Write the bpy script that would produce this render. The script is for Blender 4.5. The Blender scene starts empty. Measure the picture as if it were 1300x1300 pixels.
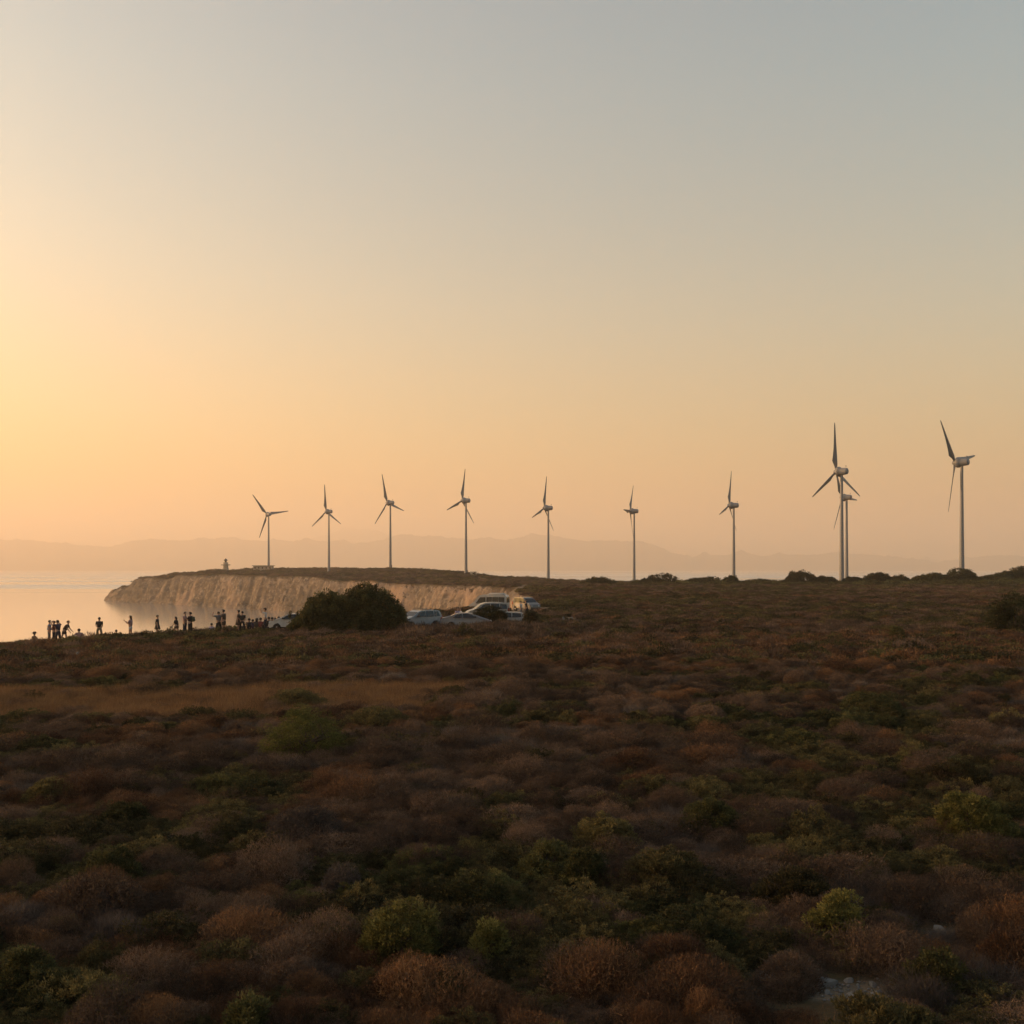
import bpy, bmesh, math, random
import numpy as np
from mathutils import Vector, Matrix, Euler, Quaternion

R = math.radians
scene = bpy.context.scene
COL = scene.collection
rs = np.random.RandomState(7)
random.seed(11)

# ------------------------------------------------------------------ camera
F = 1394.0                       # focal length in photo pixels (photo 1300 px wide)
CAMZ = 26.0
HOR = 722.0                      # photo row of the horizon: the lens is shifted, the camera level
cam = bpy.data.cameras.new('camera')
cam.lens = 36.0 * F / 1300.0
cam.sensor_width = 36.0
cam.clip_start = 0.2
cam.clip_end = 60000.0
camo = bpy.data.objects.new('camera', cam)
COL.objects.link(camo)
camo.location = (0, 0, CAMZ)
camo.rotation_euler = (R(90), 0, 0)
cam.shift_y = (HOR - 650.0) / 1300.0
scene.camera = camo


def ray(px, py):
    return ((px - 650.0) / F, 1.0, (HOR - py) / F)


def at(px, D, py=722.0):
    """ground-plan point seen at pixel column px at depth D metres"""
    d = ray(px, py)
    return (d[0] / d[1] * D, D)


def zpix(py, D):
    d = ray(650, py)
    return CAMZ + d[2] / d[1] * D


# ------------------------------------------------------------------ noise
_T = np.random.RandomState(3).rand(256, 256)


def vnoise(x, y):
    xi = np.floor(x).astype(np.int64); yi = np.floor(y).astype(np.int64)
    fx = x - xi; fy = y - yi
    fx = fx * fx * (3 - 2 * fx); fy = fy * fy * (3 - 2 * fy)
    a = _T[xi & 255, yi & 255]; b = _T[(xi + 1) & 255, yi & 255]
    c = _T[xi & 255, (yi + 1) & 255]; d = _T[(xi + 1) & 255, (yi + 1) & 255]
    return (a * (1 - fx) + b * fx) * (1 - fy) + (c * (1 - fx) + d * fx) * fy


def fbm(x, y, o=4, g=0.5):
    s = 0; a = 1.0; t = 0
    for i in range(o):
        s = s + a * vnoise(x * 2 ** i + 17.3 * i, y * 2 ** i + 9.1 * i); t += a; a *= g
    return s / t


def sstep(a, b, x):
    t = np.clip((x - a) / (b - a), 0, 1)
    return t * t * (3 - 2 * t)


# ------------------------------------------------------------------ terrain
COAST = [(-900, -500), (-420, -120), (-230, 20), (-120, 66), (-75, 96)] + [at(*p) for p in [
    (0, 106), (180, 108), (350, 113), (430, 124), (500, 136), (548, 143), (578, 158), (602, 198), (616, 260),
    (612, 330), (592, 415), (560, 470), (500, 545), (440, 600), (370, 659), (310, 712), (230, 778), (170, 838), (133, 884)]] + [
    (-342, 910), (-318, 965), (-200, 1010), (-60, 960), (60, 850), (180, 860), (300, 800), (420, 640), (700, 520), (1100, 500), (1500, 300), (1500, -900), (-900, -900)]

CTRL = []
for px, D, py in [
    (341, 889, 722), (417, 864, 722), (495, 748, 722.5), (286, 850, 724.5), (190, 865, 733), (158, 880, 744), (140, 888, 751), (235, 860, 727.5),
    (591, 660, 730), (540, 700, 725.5), (640, 650, 734), (286, 765, 729), (350, 700, 731), (420, 622, 737), (500, 565, 741), (560, 485, 742), (592, 432, 743),
    (455, 700, 728), (240, 800, 730), (200, 830, 735),
    (605, 330, 748), (622, 258, 752), (606, 200, 759), (696, 681, 741), (805, 705, 741.5), (931, 646, 741.5), (1000, 560, 742), (1070, 448, 743),
    (1150, 425, 742), (1221, 411, 740.5), (1290, 410, 738), (1500, 400, 733), (700, 300, 749), (900, 300, 750), (1200, 300, 749), (700, 180, 763), (900, 180, 762), (1200, 180, 762),
    (650, 100, 795), (900, 100, 794), (1200, 100, 794), (1400, 100, 794), (0, 97, 818), (50, 97, 817), (100, 97, 813.5), (150, 97, 810), (200, 97, 806), (270, 97, 803), (350, 97, 799.5),
    (430, 105, 794), (500, 118, 783), (545, 132, 772), (572, 138, 770), (560, 870, 731), (600, 860, 736), (640, 850, 739), (700, 850, 742), (760, 850, 743), (800, 800, 743), (865, 850, 744), (930, 800, 744), (1000, 820, 745), (1070, 820, 745), (1150, 800, 745), (1220, 760, 745), (1290, 720, 745), (760, 690, 741.5), (870, 690, 742), (1000, 690, 743), (1070, 620, 743), (1150, 600, 743), (1290, 580, 743), (626, 138, 777.2), (617, 113, 787.0), (641, 107, 799.5), (668, 141, 776.5), (700, 125, 783)]:
    x, y = at(px, D)
    CTRL.append((x, y, zpix(py, D)))
for x, y, z in [(0, 0, 20.8), (0, 15, 20.8), (-10, 25, 20.75), (12, 25, 20.85), (0, 45, 20.8), (-22, 48, 20.35), (22, 48, 20.85), (-12, 70, 20.5), (15, 70, 20.85), (-32, 72, 20.0),
                (-60, 60, 19.8), (-80, 0, 20.2), (0, -60, 21), (80, 0, 21), (160, 60, 21), (300, 100, 21), (-300, -200, 20), (300, -300, 21), (600, 200, 21)]:
    CTRL.append((x, y, z))
CTRL = np.array(CTRL)
COASTA = np.array(COAST)


def coast_dist(x, y):
    """signed distance to the coastline, positive on land"""
    n = len(COASTA)
    best = np.full(x.shape, 1e18); inside = np.zeros(x.shape, bool)
    for i in range(n):
        ax, ay = COASTA[i]; bx, by = COASTA[(i + 1) % n]
        dx, dy = bx - ax, by - ay
        t = np.clip(((x - ax) * dx + (y - ay) * dy) / (dx * dx + dy * dy), 0, 1)
        best = np.minimum(best, (x - ax - t * dx) ** 2 + (y - ay - t * dy) ** 2)
        if ay != by:
            c = ((ay > y) != (by > y)) & (x < (bx - ax) * (y - ay) / (by - ay) + ax)
            inside ^= c
    d = np.sqrt(best)
    return np.where(inside, d, -d)


def plateau(x, y):
    w = np.zeros(x.shape); s = np.zeros(x.shape)
    for cx, cy, cz in CTRL:
        q = 1.0 / ((x - cx) ** 2 + (y - cy) ** 2 + 16.0) ** 1.6
        w += q; s += q * cz
    return s / w


def terrain(x, y):
    x = np.asarray(x, float); y = np.asarray(y, float)
    r = np.hypot(x, y)
    far = sstep(150, 420, r)
    d = coast_dist(x, y)
    amp = 3.0 + 6.0 * far
    dw = d + amp * (fbm(x / 42 + 3, y / 42 + 8, 3) - .5) * 1.5 + (1.2 + 2.2 * far) * (fbm(x / 13 + 30, y / 13, 3) - .5) * 1.6 + far * 5.0 * (fbm(x / 5.5, y / 5.5, 4, .6) - .5)
    P = plateau(x, y)
    P = P + far * (fbm(x / 30, y / 30, 3) - .5) * 1.2 + (fbm(x / 9 + 50, y / 9, 3) - .5) * .55 * (1 - .3 * far)
    w = 10.0 + 2.5 * far
    t = np.clip(dw / w, 0, 1)
    # cliff profile: rubble toe, steep face with ledges, rounded lip
    led = .30 * (fbm(x / 38 + 9, y / 38, 3) - .5) * far
    tt = np.clip(t + led * (t > 0) * (t < 1) * 4 * t * (1 - t), 0, 1)
    smooth = np.interp(tt, [0, .16, .30, .62, .80, .92, 1], [0, .07, .28, .74, .90, .97, 1])
    steps = np.interp(tt, [0, .12, .17, .30, .35, .48, .53, .66, .72, .86, 1], [0, .07, .25, .30, .50, .56, .74, .79, .91, .97, 1])
    mixs = far * np.clip(2.2 * fbm(x / 55 + 31, y / 55, 3) - .65, 0, .75)
    prof = smooth * (1 - mixs) + steps * mixs
    z = -1.6 + (P + 1.6) * prof
    z = z + far * 4.5 * (fbm(x / 6.5 + 60, y / 6.5 + 33, 4, .6) - .5) * np.clip(4.5 * tt * (1 - tt), 0, 1)
    z = np.where(dw <= 0, -1.6 + np.clip(dw * .05, -2, 0), z)
    return z, t


def tz(x, y):
    return float(terrain(np.array([x]), np.array([y]))[0][0])


def ground_hit(px, py):
    d = np.array(ray(px, py)); d /= d[1]
    D = (20.8 - CAMZ) / d[2]
    for _ in range(25):
        z = tz(d[0] * D, D)
        D = .5 * D + .5 * (z - CAMZ) / d[2]
    return d[0] * D, D, tz(d[0] * D, D)


# ------------------------------------------------------------------ bare dirt patches, in plan (centre line points, half width)
def gp(px, py):
    x, y, z = ground_hit(px, py)
    return (x, y)


DIRT = [([at(*p) for p in [(560, 106), (600, 112), (640, 118), (700, 118)]], 3.0),
        ([at(*p) for p in [(640, 118), (664, 140), (690, 150)]], 3.0),
        ([at(*p) for p in [(664, 140), (640, 220), (655, 320), (668, 420)]], 2.2),
        ([at(*p) for p in [(655, 300), (650, 345)]], 5.5),
        ([at(*p) for p in [(604, 318), (608, 338)]], 4.0),
        ([at(*p) for p in [(668, 420), (640, 560), (597, 650)]], 2.5),
        ([at(720, 116), at(745, 112)], 1.3),
        ([gp(1040, 1260), gp(1085, 1257), gp(1130, 1256), gp(1172, 1244)], .27)]


def dirt_mask(x, y):
    m = np.zeros(x.shape)
    for pts, hw in DIRT:
        best = np.full(x.shape, 1e9)
        for (ax, ay), (bx, by) in zip(pts[:-1], pts[1:]):
            dx, dy = bx - ax, by - ay
            t = np.clip(((x - ax) * dx + (y - ay) * dy) / (dx * dx + dy * dy), 0, 1)
            best = np.minimum(best, np.hypot(x - ax - t * dx, y - ay - t * dy))
        best = best + hw * .8 * (fbm(x / hw / .8, y / hw / .8, 3) - .5)
        m = np.maximum(m, 1 - sstep(hw * .7, hw * 1.1, best))
    return m


# ------------------------------------------------------------------ materials
def nodes(name):
    m = bpy.data.materials.new(name); m.use_nodes = True
    nt = m.node_tree
    return m, nt, nt.nodes['Principled BSDF'], nt.nodes['Material Output']


def N(nt, kind, **kw):
    n = nt.nodes.new(kind)
    for k, v in kw.items():
        if k in n.inputs and not hasattr(n, k):
            n.inputs[k].default_value = v
        else:
            setattr(n, k, v)
    return n


def ramp(nt, fac, stops):
    n = nt.nodes.new('ShaderNodeValToRGB')
    e = n.color_ramp.elements
    while len(e) < len(stops):
        e.new(.5)
    for el, (p, c) in zip(e, stops):
        el.position = p; el.color = (*c, 1) if len(c) == 3 else c
    nt.links.new(fac, n.inputs[0])
    return n.outputs[0]


def noise(nt, scale, detail=4, coord=None, rough=.55):
    n = nt.nodes.new('ShaderNodeTexNoise')
    n.inputs['Scale'].default_value = scale; n.inputs['Detail'].default_value = detail; n.inputs['Roughness'].default_value = rough
    if coord is not None:
        nt.links.new(coord, n.inputs['Vector'])
    return n.outputs['Fac']


def mixc(nt, fac, a, b, mode='MIX'):
    n = nt.nodes.new('ShaderNodeMix'); n.data_type = 'RGBA'; n.blend_type = mode
    for s, v in ((n.inputs[0], fac), (n.inputs[6], a), (n.inputs[7], b)):
        if isinstance(v, (int, float)):
            s.default_value = v
        elif isinstance(v, tuple):
            s.default_value = (*v, 1) if len(v) == 3 else v
        else:
            nt.links.new(v, s)
    return n.outputs[2]


def paint(name, col, rough=.5, metal=0.0, var=.12, scale=6.0, coat=0.0):
    """a plain surface with a little uneven dirt"""
    m, nt, b, o = nodes(name)
    tc = N(nt, 'ShaderNodeTexCoord')
    f = noise(nt, scale, 5, tc.outputs['Object'])
    c = mixc(nt, f, tuple(v * (1 - var * 1.6) for v in col), tuple(min(1, v * (1 + var)) for v in col))
    nt.links.new(c, b.inputs['Base Color'])
    b.inputs['Roughness'].default_value = rough; b.inputs['Metallic'].default_value = metal
    b.inputs['Coat Weight'].default_value = coat
    return m


def ground_material():
    m, nt, b, o = nodes('scrubland_soil_and_cliff')
    geo = N(nt, 'ShaderNodeNewGeometry')
    pos = geo.outputs['Position']
    sep = N(nt, 'ShaderNodeSeparateXYZ'); nt.links.new(geo.outputs['True Normal'], sep.inputs[0])
    # top: soil and litter near, mottled scrub colours far
    n1 = noise(nt, .035, 6, pos, .6); n2 = noise(nt, .45, 5, pos, .65); n3 = noise(nt, 9, 4, pos)
    top = ramp(nt, n1, [(.3, (.055, .032, .018)), (.5, (.080, .044, .024)), (.68, (.052, .042, .020))])
    top = mixc(nt, ramp(nt, n2, [(.35, (0, 0, 0)), (.7, (1, 1, 1))]), top, (.045, .040, .018))
    top = mixc(nt, ramp(nt, n3, [(.35, (.45,) * 3), (.65, (1.25,) * 3)]), (0, 0, 0), top, 'MIX') if False else top
    # dirt
    att = N(nt, 'ShaderNodeAttribute', attribute_name='dirt')
    dirt = mixc(nt, n3, (.10, .072, .048), (.19, .145, .10))
    top = mixc(nt, att.outputs['Fac'], top, dirt)
    # cliff: layered pale limestone with stains
    mp = N(nt, 'ShaderNodeMapping'); nt.links.new(pos, mp.inputs[0]); mp.inputs['Scale'].default_value = (.06, .06, .26)
    s1 = noise(nt, 1.0, 6, mp.outputs[0], .6)
    mp2 = N(nt, 'ShaderNodeMapping'); nt.links.new(pos, mp2.inputs[0]); mp2.inputs['Scale'].default_value = (.085, .085, .20)
    s2 = noise(nt, 1.0, 6, mp2.outputs[0], .65)
    s3 = noise(nt, .35, 6, pos, .65)
    rock = ramp(nt, s1, [(.3, (.10, .080, .064)), (.45, (.21, .165, .128)), (.58, (.15, .120, .094)), (.72, (.27, .22, .172))])
    rock = mixc(nt, ramp(nt, s2, [(.38, (.75,) * 3), (.58, (0, 0, 0))]), rock, (.09, .070, .052))
    rock = mixc(nt, ramp(nt, s3, [(.50, (0, 0, 0)), (.62, (.8,) * 3)]), rock, (.34, .275, .215))
    s4 = noise(nt, .022, 4, pos, .6)
    rock = mixc(nt, ramp(nt, s4, [(.50, (0, 0, 0)), (.60, (.75,) * 3)]), rock, (.36, .255, .185))       # warm slump patches, their sunlit pink put into the rock colour
    rock = mixc(nt, ramp(nt, s4, [(.36, (.6,) * 3), (.46, (0, 0, 0))]), rock, (.11, .092, .072))     # darker, greyer patches
    cl = N(nt, 'ShaderNodeAttribute', attribute_name='cliff')
    slope = ramp(nt, sep.outputs['Z'], [(.62, (1, 1, 1)), (.86, (0, 0, 0))])
    k = N(nt, 'ShaderNodeMath', operation='MULTIPLY'); nt.links.new(slope, k.inputs[0]); nt.links.new(cl.outputs['Fac'], k.inputs[1])
    c = mixc(nt, k.outputs[0], top, rock)
    nt.links.new(c, b.inputs['Base Color'])
    b.inputs['Roughness'].default_value = .95; b.inputs['Specular IOR Level'].default_value = .15
    bp = N(nt, 'ShaderNodeBump'); bp.inputs['Strength'].default_value = .6; bp.inputs['Distance'].default_value = .25
    nt.links.new(noise(nt, 1.6, 6, pos, .65), bp.inputs['Height'])
    bp2 = N(nt, 'ShaderNodeBump'); bp2.inputs['Distance'].default_value = 2.6
    nt.links.new(k.outputs[0], bp2.inputs['Strength'])
    nt.links.new(noise(nt, .16, 7, pos, .68), bp2.inputs['Height']); nt.links.new(bp.outputs[0], bp2.inputs['Normal']); nt.links.new(bp2.outputs[0], b.inputs['Normal'])
    return m


def sea_material():
    m, nt, b, o = nodes('calm_sea_water')
    geo = N(nt, 'ShaderNodeNewGeometry'); pos = geo.outputs['Position']
    b.inputs['Base Color'].default_value = (.62, .60, .57, 1); b.inputs['Metallic'].default_value = .72
    b.inputs['IOR'].default_value = 1.333
    # calm water near the shore, a breeze-ruffled belt with slick streaks farther out
    mp = N(nt, 'ShaderNodeMapping'); nt.links.new(pos, mp.inputs[0]); mp.inputs['Scale'].default_value = (.0006, .0042, 1)
    st = noise(nt, 1.0, 5, mp.outputs[0], .6)
    sp = N(nt, 'ShaderNodeSeparateXYZ'); nt.links.new(pos, sp.inputs[0])
    far = N(nt, 'ShaderNodeMapRange'); nt.links.new(sp.outputs['Y'], far.inputs['Value'])
    far.inputs['From Min'].default_value = 1150; far.inputs['From Max'].default_value = 1420
    ml = N(nt, 'ShaderNodeMath', operation='MULTIPLY'); nt.links.new(far.outputs[0], ml.inputs[0])
    nt.links.new(ramp(nt, st, [(.40, (0, 0, 0)), (.52, (1, 1, 1))]), ml.inputs[1])
    rg = N(nt, 'ShaderNodeMapRange'); nt.links.new(ml.outputs[0], rg.inputs['Value']); rg.inputs['To Min'].default_value = .11; rg.inputs['To Max'].default_value = .36
    nt.links.new(rg.outputs[0], b.inputs['Roughness'])
    bp = N(nt, 'ShaderNodeBump'); bp.inputs['Strength'].default_value = .06; bp.inputs['Distance'].default_value = .15
    mp2 = N(nt, 'ShaderNodeMapping'); nt.links.new(pos, mp2.inputs[0]); mp2.inputs['Scale'].default_value = (.25, .45, 1)
    nt.links.new(noise(nt, 1.0, 4, mp2.outputs[0]), bp.inputs['Height']); nt.links.new(bp.outputs[0], b.inputs['Normal'])
    return m


# ------------------------------------------------------------------ object helpers
def mesh_np(name, V, faces, mat=None, smooth=False):
    """V (n,3) array, faces (m,k) array of a constant size"""
    me = bpy.data.meshes.new(name)
    V = np.ascontiguousarray(V, np.float32); Fc = np.ascontiguousarray(faces, np.int32)
    m, k = Fc.shape
    me.vertices.add(len(V)); me.vertices.foreach_set('co', V.ravel())
    me.loops.add(m * k); me.loops.foreach_set('vertex_index', Fc.ravel())
    me.polygons.add(m); me.polygons.foreach_set('loop_start', np.arange(0, m * k, k, dtype=np.int32))
    if smooth:
        me.polygons.foreach_set('use_smooth', np.ones(m, bool))
    me.update(calc_edges=True)
    if mat:
        me.materials.append(mat)
    return me


def link(name, data, parent=None, loc=(0, 0, 0), rotz=0.0):
    o = bpy.data.objects.new(name, data); COL.objects.link(o)
    o.location = loc; o.rotation_euler = (0, 0, rotz)
    if parent:
        o.parent = parent
    return o


def tag(o, label=None, cat=None, group=None, kind=None):
    if label: o['label'] = label
    if cat: o['category'] = cat
    if group: o['group'] = group
    if kind: o['kind'] = kind
    return o


def thing(name, label, cat, loc, rotz=0.0, group=None):
    o = bpy.data.objects.new(name, None); COL.objects.link(o)
    o.empty_display_size = .3
    o.location = loc; o.rotation_euler = (0, 0, rotz)
    return tag(o, label, cat, group)


# ------------------------------------------------------------------ ground sheet
def build_ground():
    th = np.concatenate([np.arange(-180, -40, 3.0), np.arange(-40, -26, .35), np.arange(-26, 26, .08), np.arange(26, 40, .35), np.arange(40, 180, 3.0)])
    th = np.radians(th)
    rr = np.concatenate([[.6], np.geomspace(1.5, 400, 440), np.arange(401, 985, 1.15), np.arange(990, 1100, 12), [1150, 1250, 1400, 1700]])
    T, RR = np.meshgrid(th, rr)
    X = RR * np.sin(T); Y = RR * np.cos(T)
    Z, t = terrain(X.ravel(), Y.ravel())
    nr, nt_ = T.shape
    idx = np.arange(nr * nt_).reshape(nr, nt_)
    j2 = np.concatenate([np.arange(1, nt_), [0]])
    A = idx[:-1][:, :]; B = idx[:-1][:, j2]; C_ = idx[1:][:, j2]; D_ = idx[1:][:, :]
    Fc = np.stack([A.ravel(), D_.ravel(), C_.ravel(), B.ravel()], 1)[:, ::-1]
    keep = (Z[Fc].max(1) > -1.55)
    Fc = Fc[keep]
    used = np.unique(Fc); remap = np.full(len(Z), -1); remap[used] = np.arange(len(used))
    V = np.stack([X.ravel(), Y.ravel(), Z], 1)[used]
    me = mesh_np('ground', V, remap[Fc], ground_material(), True)
    a = me.attributes.new('dirt', 'FLOAT', 'POINT'); a.data.foreach_set('value', dirt_mask(V[:, 0], V[:, 1]).astype(np.float32))
    tt = t[used]; cl = (sstep(.0, .05, tt) * (1 - sstep(.86, .99, tt))).astype(np.float32)
    a = me.attributes.new('cliff', 'FLOAT', 'POINT'); a.data.foreach_set('value', cl)
    o = link('ground', me); tag(o, kind='structure')
    return o


build_ground()
S_ = 36000.0
sea = link('sea', mesh_np('sea', np.array([(-S_, -6000, 0), (S_, -6000, 0), (S_, S_, 0), (-S_, S_, 0)]), np.array([(0, 1, 2, 3)]), sea_material()))
tag(sea, kind='structure')


# ------------------------------------------------------------------ far mountains
def ridge(name, pts, D, depth, col, seed):
    xs = np.arange(-420, 1720, 1.5)
    ys = np.interp(xs, [p[0] for p in pts], [p[1] for p in pts])
    rg_ = sum(.55 ** o * (1 - abs(2 * vnoise(xs / 46.0 * 2.1 ** o + seed + 7.7 * o, xs * 0 + seed + 3.3 * o) - 1)) for o in range(5))
    ys = ys + 5.5 - 6.5 * rg_ + 5.0 * (fbm(xs / 120.0 + seed * 3, xs * 0 + 2, 2) - .5)
    top = CAMZ + (722 - ys) / F * D
    wx = (xs - 650) / F * D
    K = 26
    V = []
    for k in range(K):
        q = k / (K - 1.0)
        prof = np.interp(q, [0, .5, 1], [0, 1, 0])
        n = fbm(wx / 420.0 + seed, np.full(wx.shape, q * 7.0), 5)
        z = -3 + (top + 3) * prof ** (.85 + .9 * (n - .5)) * (1 if abs(q - .5) < .03 else .82 + .3 * n * (1 - abs(2 * q - 1)))
        z = np.minimum(z, top)
        V.append(np.stack([wx * (1 + (q - .5) * depth / D), np.full(wx.shape, D + (q - .5) * depth), z], 1))
    n = len(xs)
    idx = np.arange(K * n).reshape(K, n)
    Fc = np.stack([idx[:-1, :-1].ravel(), idx[:-1, 1:].ravel(), idx[1:, 1:].ravel(), idx[1:, :-1].ravel()], 1)
    o = link(name, mesh_np(name, np.concatenate(V), Fc, paint(name + '_rock', col, .95, var=.3, scale=.004), True))
    tag(o, kind='structure')


ridge('mountains', [(-260, 700), (-60, 688), (0, 683), (50, 687), (105, 698), (150, 692), (190, 688), (235, 686), (300, 685), (350, 690), (400, 687), (450, 690), (500, 684),
                    (545, 682), (590, 682), (640, 686), (672, 681), (690, 683), (740, 692), (775, 689), (815, 690), (850, 700), (880, 706), (935, 701), (965, 704), (1000, 703), (1060, 701),
                    (1090, 707), (1130, 712), (1190, 716), (1235, 712), (1260, 708), (1300, 704), (1400, 700), (1560, 708)], 15500, 4200, (.10, .085, .065), 4.0)
ridge('mountains', [(-260, 716), (150, 712), (330, 700), (380, 685), (415, 676), (445, 671), (470, 675), (505, 684), (560, 690), (650, 700), (800, 706), (1200, 714), (1560, 712)], 23000, 4600, (.10, .085, .07), 9.0)

# ------------------------------------------------------------------ haze, sky, sun
hz = bpy.data.materials.new('sea_haze_air'); hz.use_nodes = True
hz.node_tree.nodes.clear()
ho = hz.node_tree.nodes.new('ShaderNodeOutputMaterial'); hv = hz.node_tree.nodes.new('ShaderNodeVolumePrincipled')
hv.inputs['Color'].default_value = (.99, .835, .68, 1); hv.inputs['Density'].default_value = HAZE if 'HAZE' in globals() else 1.6e-4
hv.inputs['Anisotropy'].default_value = .35
hz.node_tree.links.new(hv.outputs[0], ho.inputs['Volume'])
bx = np.array([(x, y, z) for x in (-38000, 38000) for y in (-9000, 38000) for z in (-4.2, 1050.0)])
hme = mesh_np('haze', bx, np.array([(0, 1, 3, 2), (4, 6, 7, 5), (0, 4, 5, 1), (2, 3, 7, 6), (0, 2, 6, 4), (1, 5, 7, 3)]), hz)
hazeo = link('haze', hme); tag(hazeo, kind='stuff')

SUN_AZ, SUN_EL = -79.0, 5.2        # degrees: azimuth from straight ahead (negative = left)
w = bpy.data.worlds.new('World'); scene.world = w; w.use_nodes = True
nt = w.node_tree; bg = nt.nodes['Background']
sky = nt.nodes.new('ShaderNodeTexSky'); sky.sky_type = 'NISHITA'; sky.sun_disc = False
sky.sun_elevation = R(SUN_EL); sky.sun_rotation = R(SUN_AZ)
sky.altitude = 0; sky.air_density = 1.0; sky.dust_density = 4.0; sky.ozone_density = 1.0
# the warm white balance of the evening: one constant tint over the whole sky
hs = nt.nodes.new('ShaderNodeHueSaturation'); hs.inputs['Saturation'].default_value = 1.34
nt.links.new(sky.outputs[0], hs.inputs['Color'])
# the evening's white balance: peach near the horizon, cooler towards the zenith (by direction in the sky)
tcw = nt.nodes.new('ShaderNodeTexCoord'); spw = nt.nodes.new('ShaderNodeSeparateXYZ'); nt.links.new(tcw.outputs['Generated'], spw.inputs[0])
grade = ramp(nt, spw.outputs['Z'], [(.03, (.91, .81, .69)), (.17, (.99, .845, .70)), (.40, (.945, .955, .83)), (.75, (.93, .95, .86))])
up = nt.nodes.new('ShaderNodeVectorMath'); up.operation = 'SCALE'; up.inputs['Scale'].default_value = 1.22; nt.links.new(grade, up.inputs[0])
nt.links.new(mixc(nt, 1.0, hs.outputs[0], up.outputs[0], 'MULTIPLY'), bg.inputs['Color'])
bg.inputs['Strength'].default_value = .15

sl = bpy.data.lights.new('sun', 'SUN'); sl.energy = 4.3; sl.angle = R(.6); sl.color = (1.0, .62, .36)
so = bpy.data.objects.new('sun', sl); COL.objects.link(so)
sd = Vector((math.sin(R(SUN_AZ)) * math.cos(R(SUN_EL)), math.cos(R(SUN_AZ)) * math.cos(R(SUN_EL)), math.sin(R(SUN_EL))))
so.rotation_euler = (-sd).to_track_quat('-Z', 'Y').to_euler()
so.location = (0, 0, 400)

vs = scene.view_settings
vs.view_transform = 'Standard'; vs.look = 'None'; vs.gamma = 1; vs.use_curve_mapping = False; vs.exposure = 1.31
cy = scene.cycles
cy.max_bounces = 5; cy.diffuse_bounces = 3; cy.glossy_bounces = 3; cy.transmission_bounces = 3; cy.volume_bounces = 3; cy.transparent_max_bounces = 6
cy.use_denoising = True
# ================================================================== vegetation
def leaf_material(name, dark, mid, light, transl=.25, rough=.7):
    """leaves and twigs: every leaf has its own tone (tint), every plant its own (instance or object random)"""
    m, nt, b, o = nodes(name)
    att = N(nt, 'ShaderNodeAttribute', attribute_name='tint')
    oi = N(nt, 'ShaderNodeObjectInfo')
    ad = N(nt, 'ShaderNodeMath', operation='MULTIPLY_ADD')
    nt.links.new(oi.outputs['Random'], ad.inputs[0]); ad.inputs[1].default_value = .5
    mu = N(nt, 'ShaderNodeMath', operation='MULTIPLY'); nt.links.new(att.outputs['Fac'], mu.inputs[0]); mu.inputs[1].default_value = .5
    nt.links.new(mu.outputs[0], ad.inputs[2])
    c = ramp(nt, ad.outputs[0], [(.15, dark), (.5, mid), (.88, light)])
    b.inputs['Roughness'].default_value = rough; b.inputs['Specular IOR Level'].default_value = .2
    nt.links.new(c, b.inputs['Base Color'])
    tr = N(nt, 'ShaderNodeBsdfTranslucent'); nt.links.new(c, tr.inputs[0])
    mx = N(nt, 'ShaderNodeMixShader'); mx.inputs[0].default_value = transl
    nt.links.new(b.outputs[0], mx.inputs[1]); nt.links.new(tr.outputs[0], mx.inputs[2]); nt.links.new(mx.outputs[0], o.inputs[0])
    return m


LEAF = {
    'heath':  leaf_material('brown_heath_twigs', (.031, .021, .015), (.086, .056, .040), (.200, .135, .095), .25),
    'rust':   leaf_material('rusty_heath_twigs', (.036, .018, .011), (.106, .055, .029), (.225, .122, .060), .25),
    'grey':   leaf_material('grey_dry_twigs', (.036, .029, .027), (.080, .064, .058), (.160, .132, .114), .2),
    'olive':  leaf_material('olive_scrub_leaves', (.023, .020, .009), (.064, .055, .023), (.170, .142, .058), .3),
    'green':  leaf_material('green_scrub_leaves', (.019, .020, .008), (.053, .053, .020), (.138, .132, .048), .3),
    'bright': leaf_material('yellow_green_shrub_leaves', (.060, .060, .018), (.175, .160, .050), (.34, .295, .095), .35),
    'feather': leaf_material('feathery_green_leaves', (.030, .035, .010), (.090, .095, .026), (.19, .18, .052), .35),
    'dark':   leaf_material('dark_evergreen_leaves', (.014, .016, .006), (.040, .043, .016), (.105, .105, .040), .3),
    'straw':  leaf_material('dry_straw_grass', (.090, .050, .024), (.185, .108, .054), (.28, .175, .09), .35),
}
WOOD = paint('shrub_stems', (.065, .048, .036), .9, var=.3, scale=14)


def unit(v):
    return v / np.maximum(np.linalg.norm(v, axis=1, keepdims=True), 1e-9)


def lump(dirs, r, k=7, amp=.25):
    """smooth lumps over a dome"""
    f = np.zeros(len(dirs))
    for _ in range(k):
        c = unit(r.normal(size=(1, 3)))[0]; c[2] = abs(c[2])
        f += np.exp(-((1 - dirs @ c) / .16)) * r.uniform(-.6, 1)
    return 1 + amp * np.clip(f, -1, 1.2)


def blades(P, Dv, L, W, r, tri=True):
    """thin leaf faces at P, pointing along Dv, length L, width W"""
    n = len(P)
    side = unit(np.cross(Dv, r.normal(size=(n, 3)))) * (W * .5)[:, None]
    tip = P + Dv * L[:, None]
    if tri:
        V = np.stack([P - side, P + side, tip], 1).reshape(-1, 3)
        return V, np.arange(3 * n).reshape(n, 3)
    mid = P + Dv * (L * .45)[:, None]
    V = np.stack([P, mid + side, tip, mid - side], 1).reshape(-1, 3)
    return V, np.arange(4 * n).reshape(n, 4)


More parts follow.
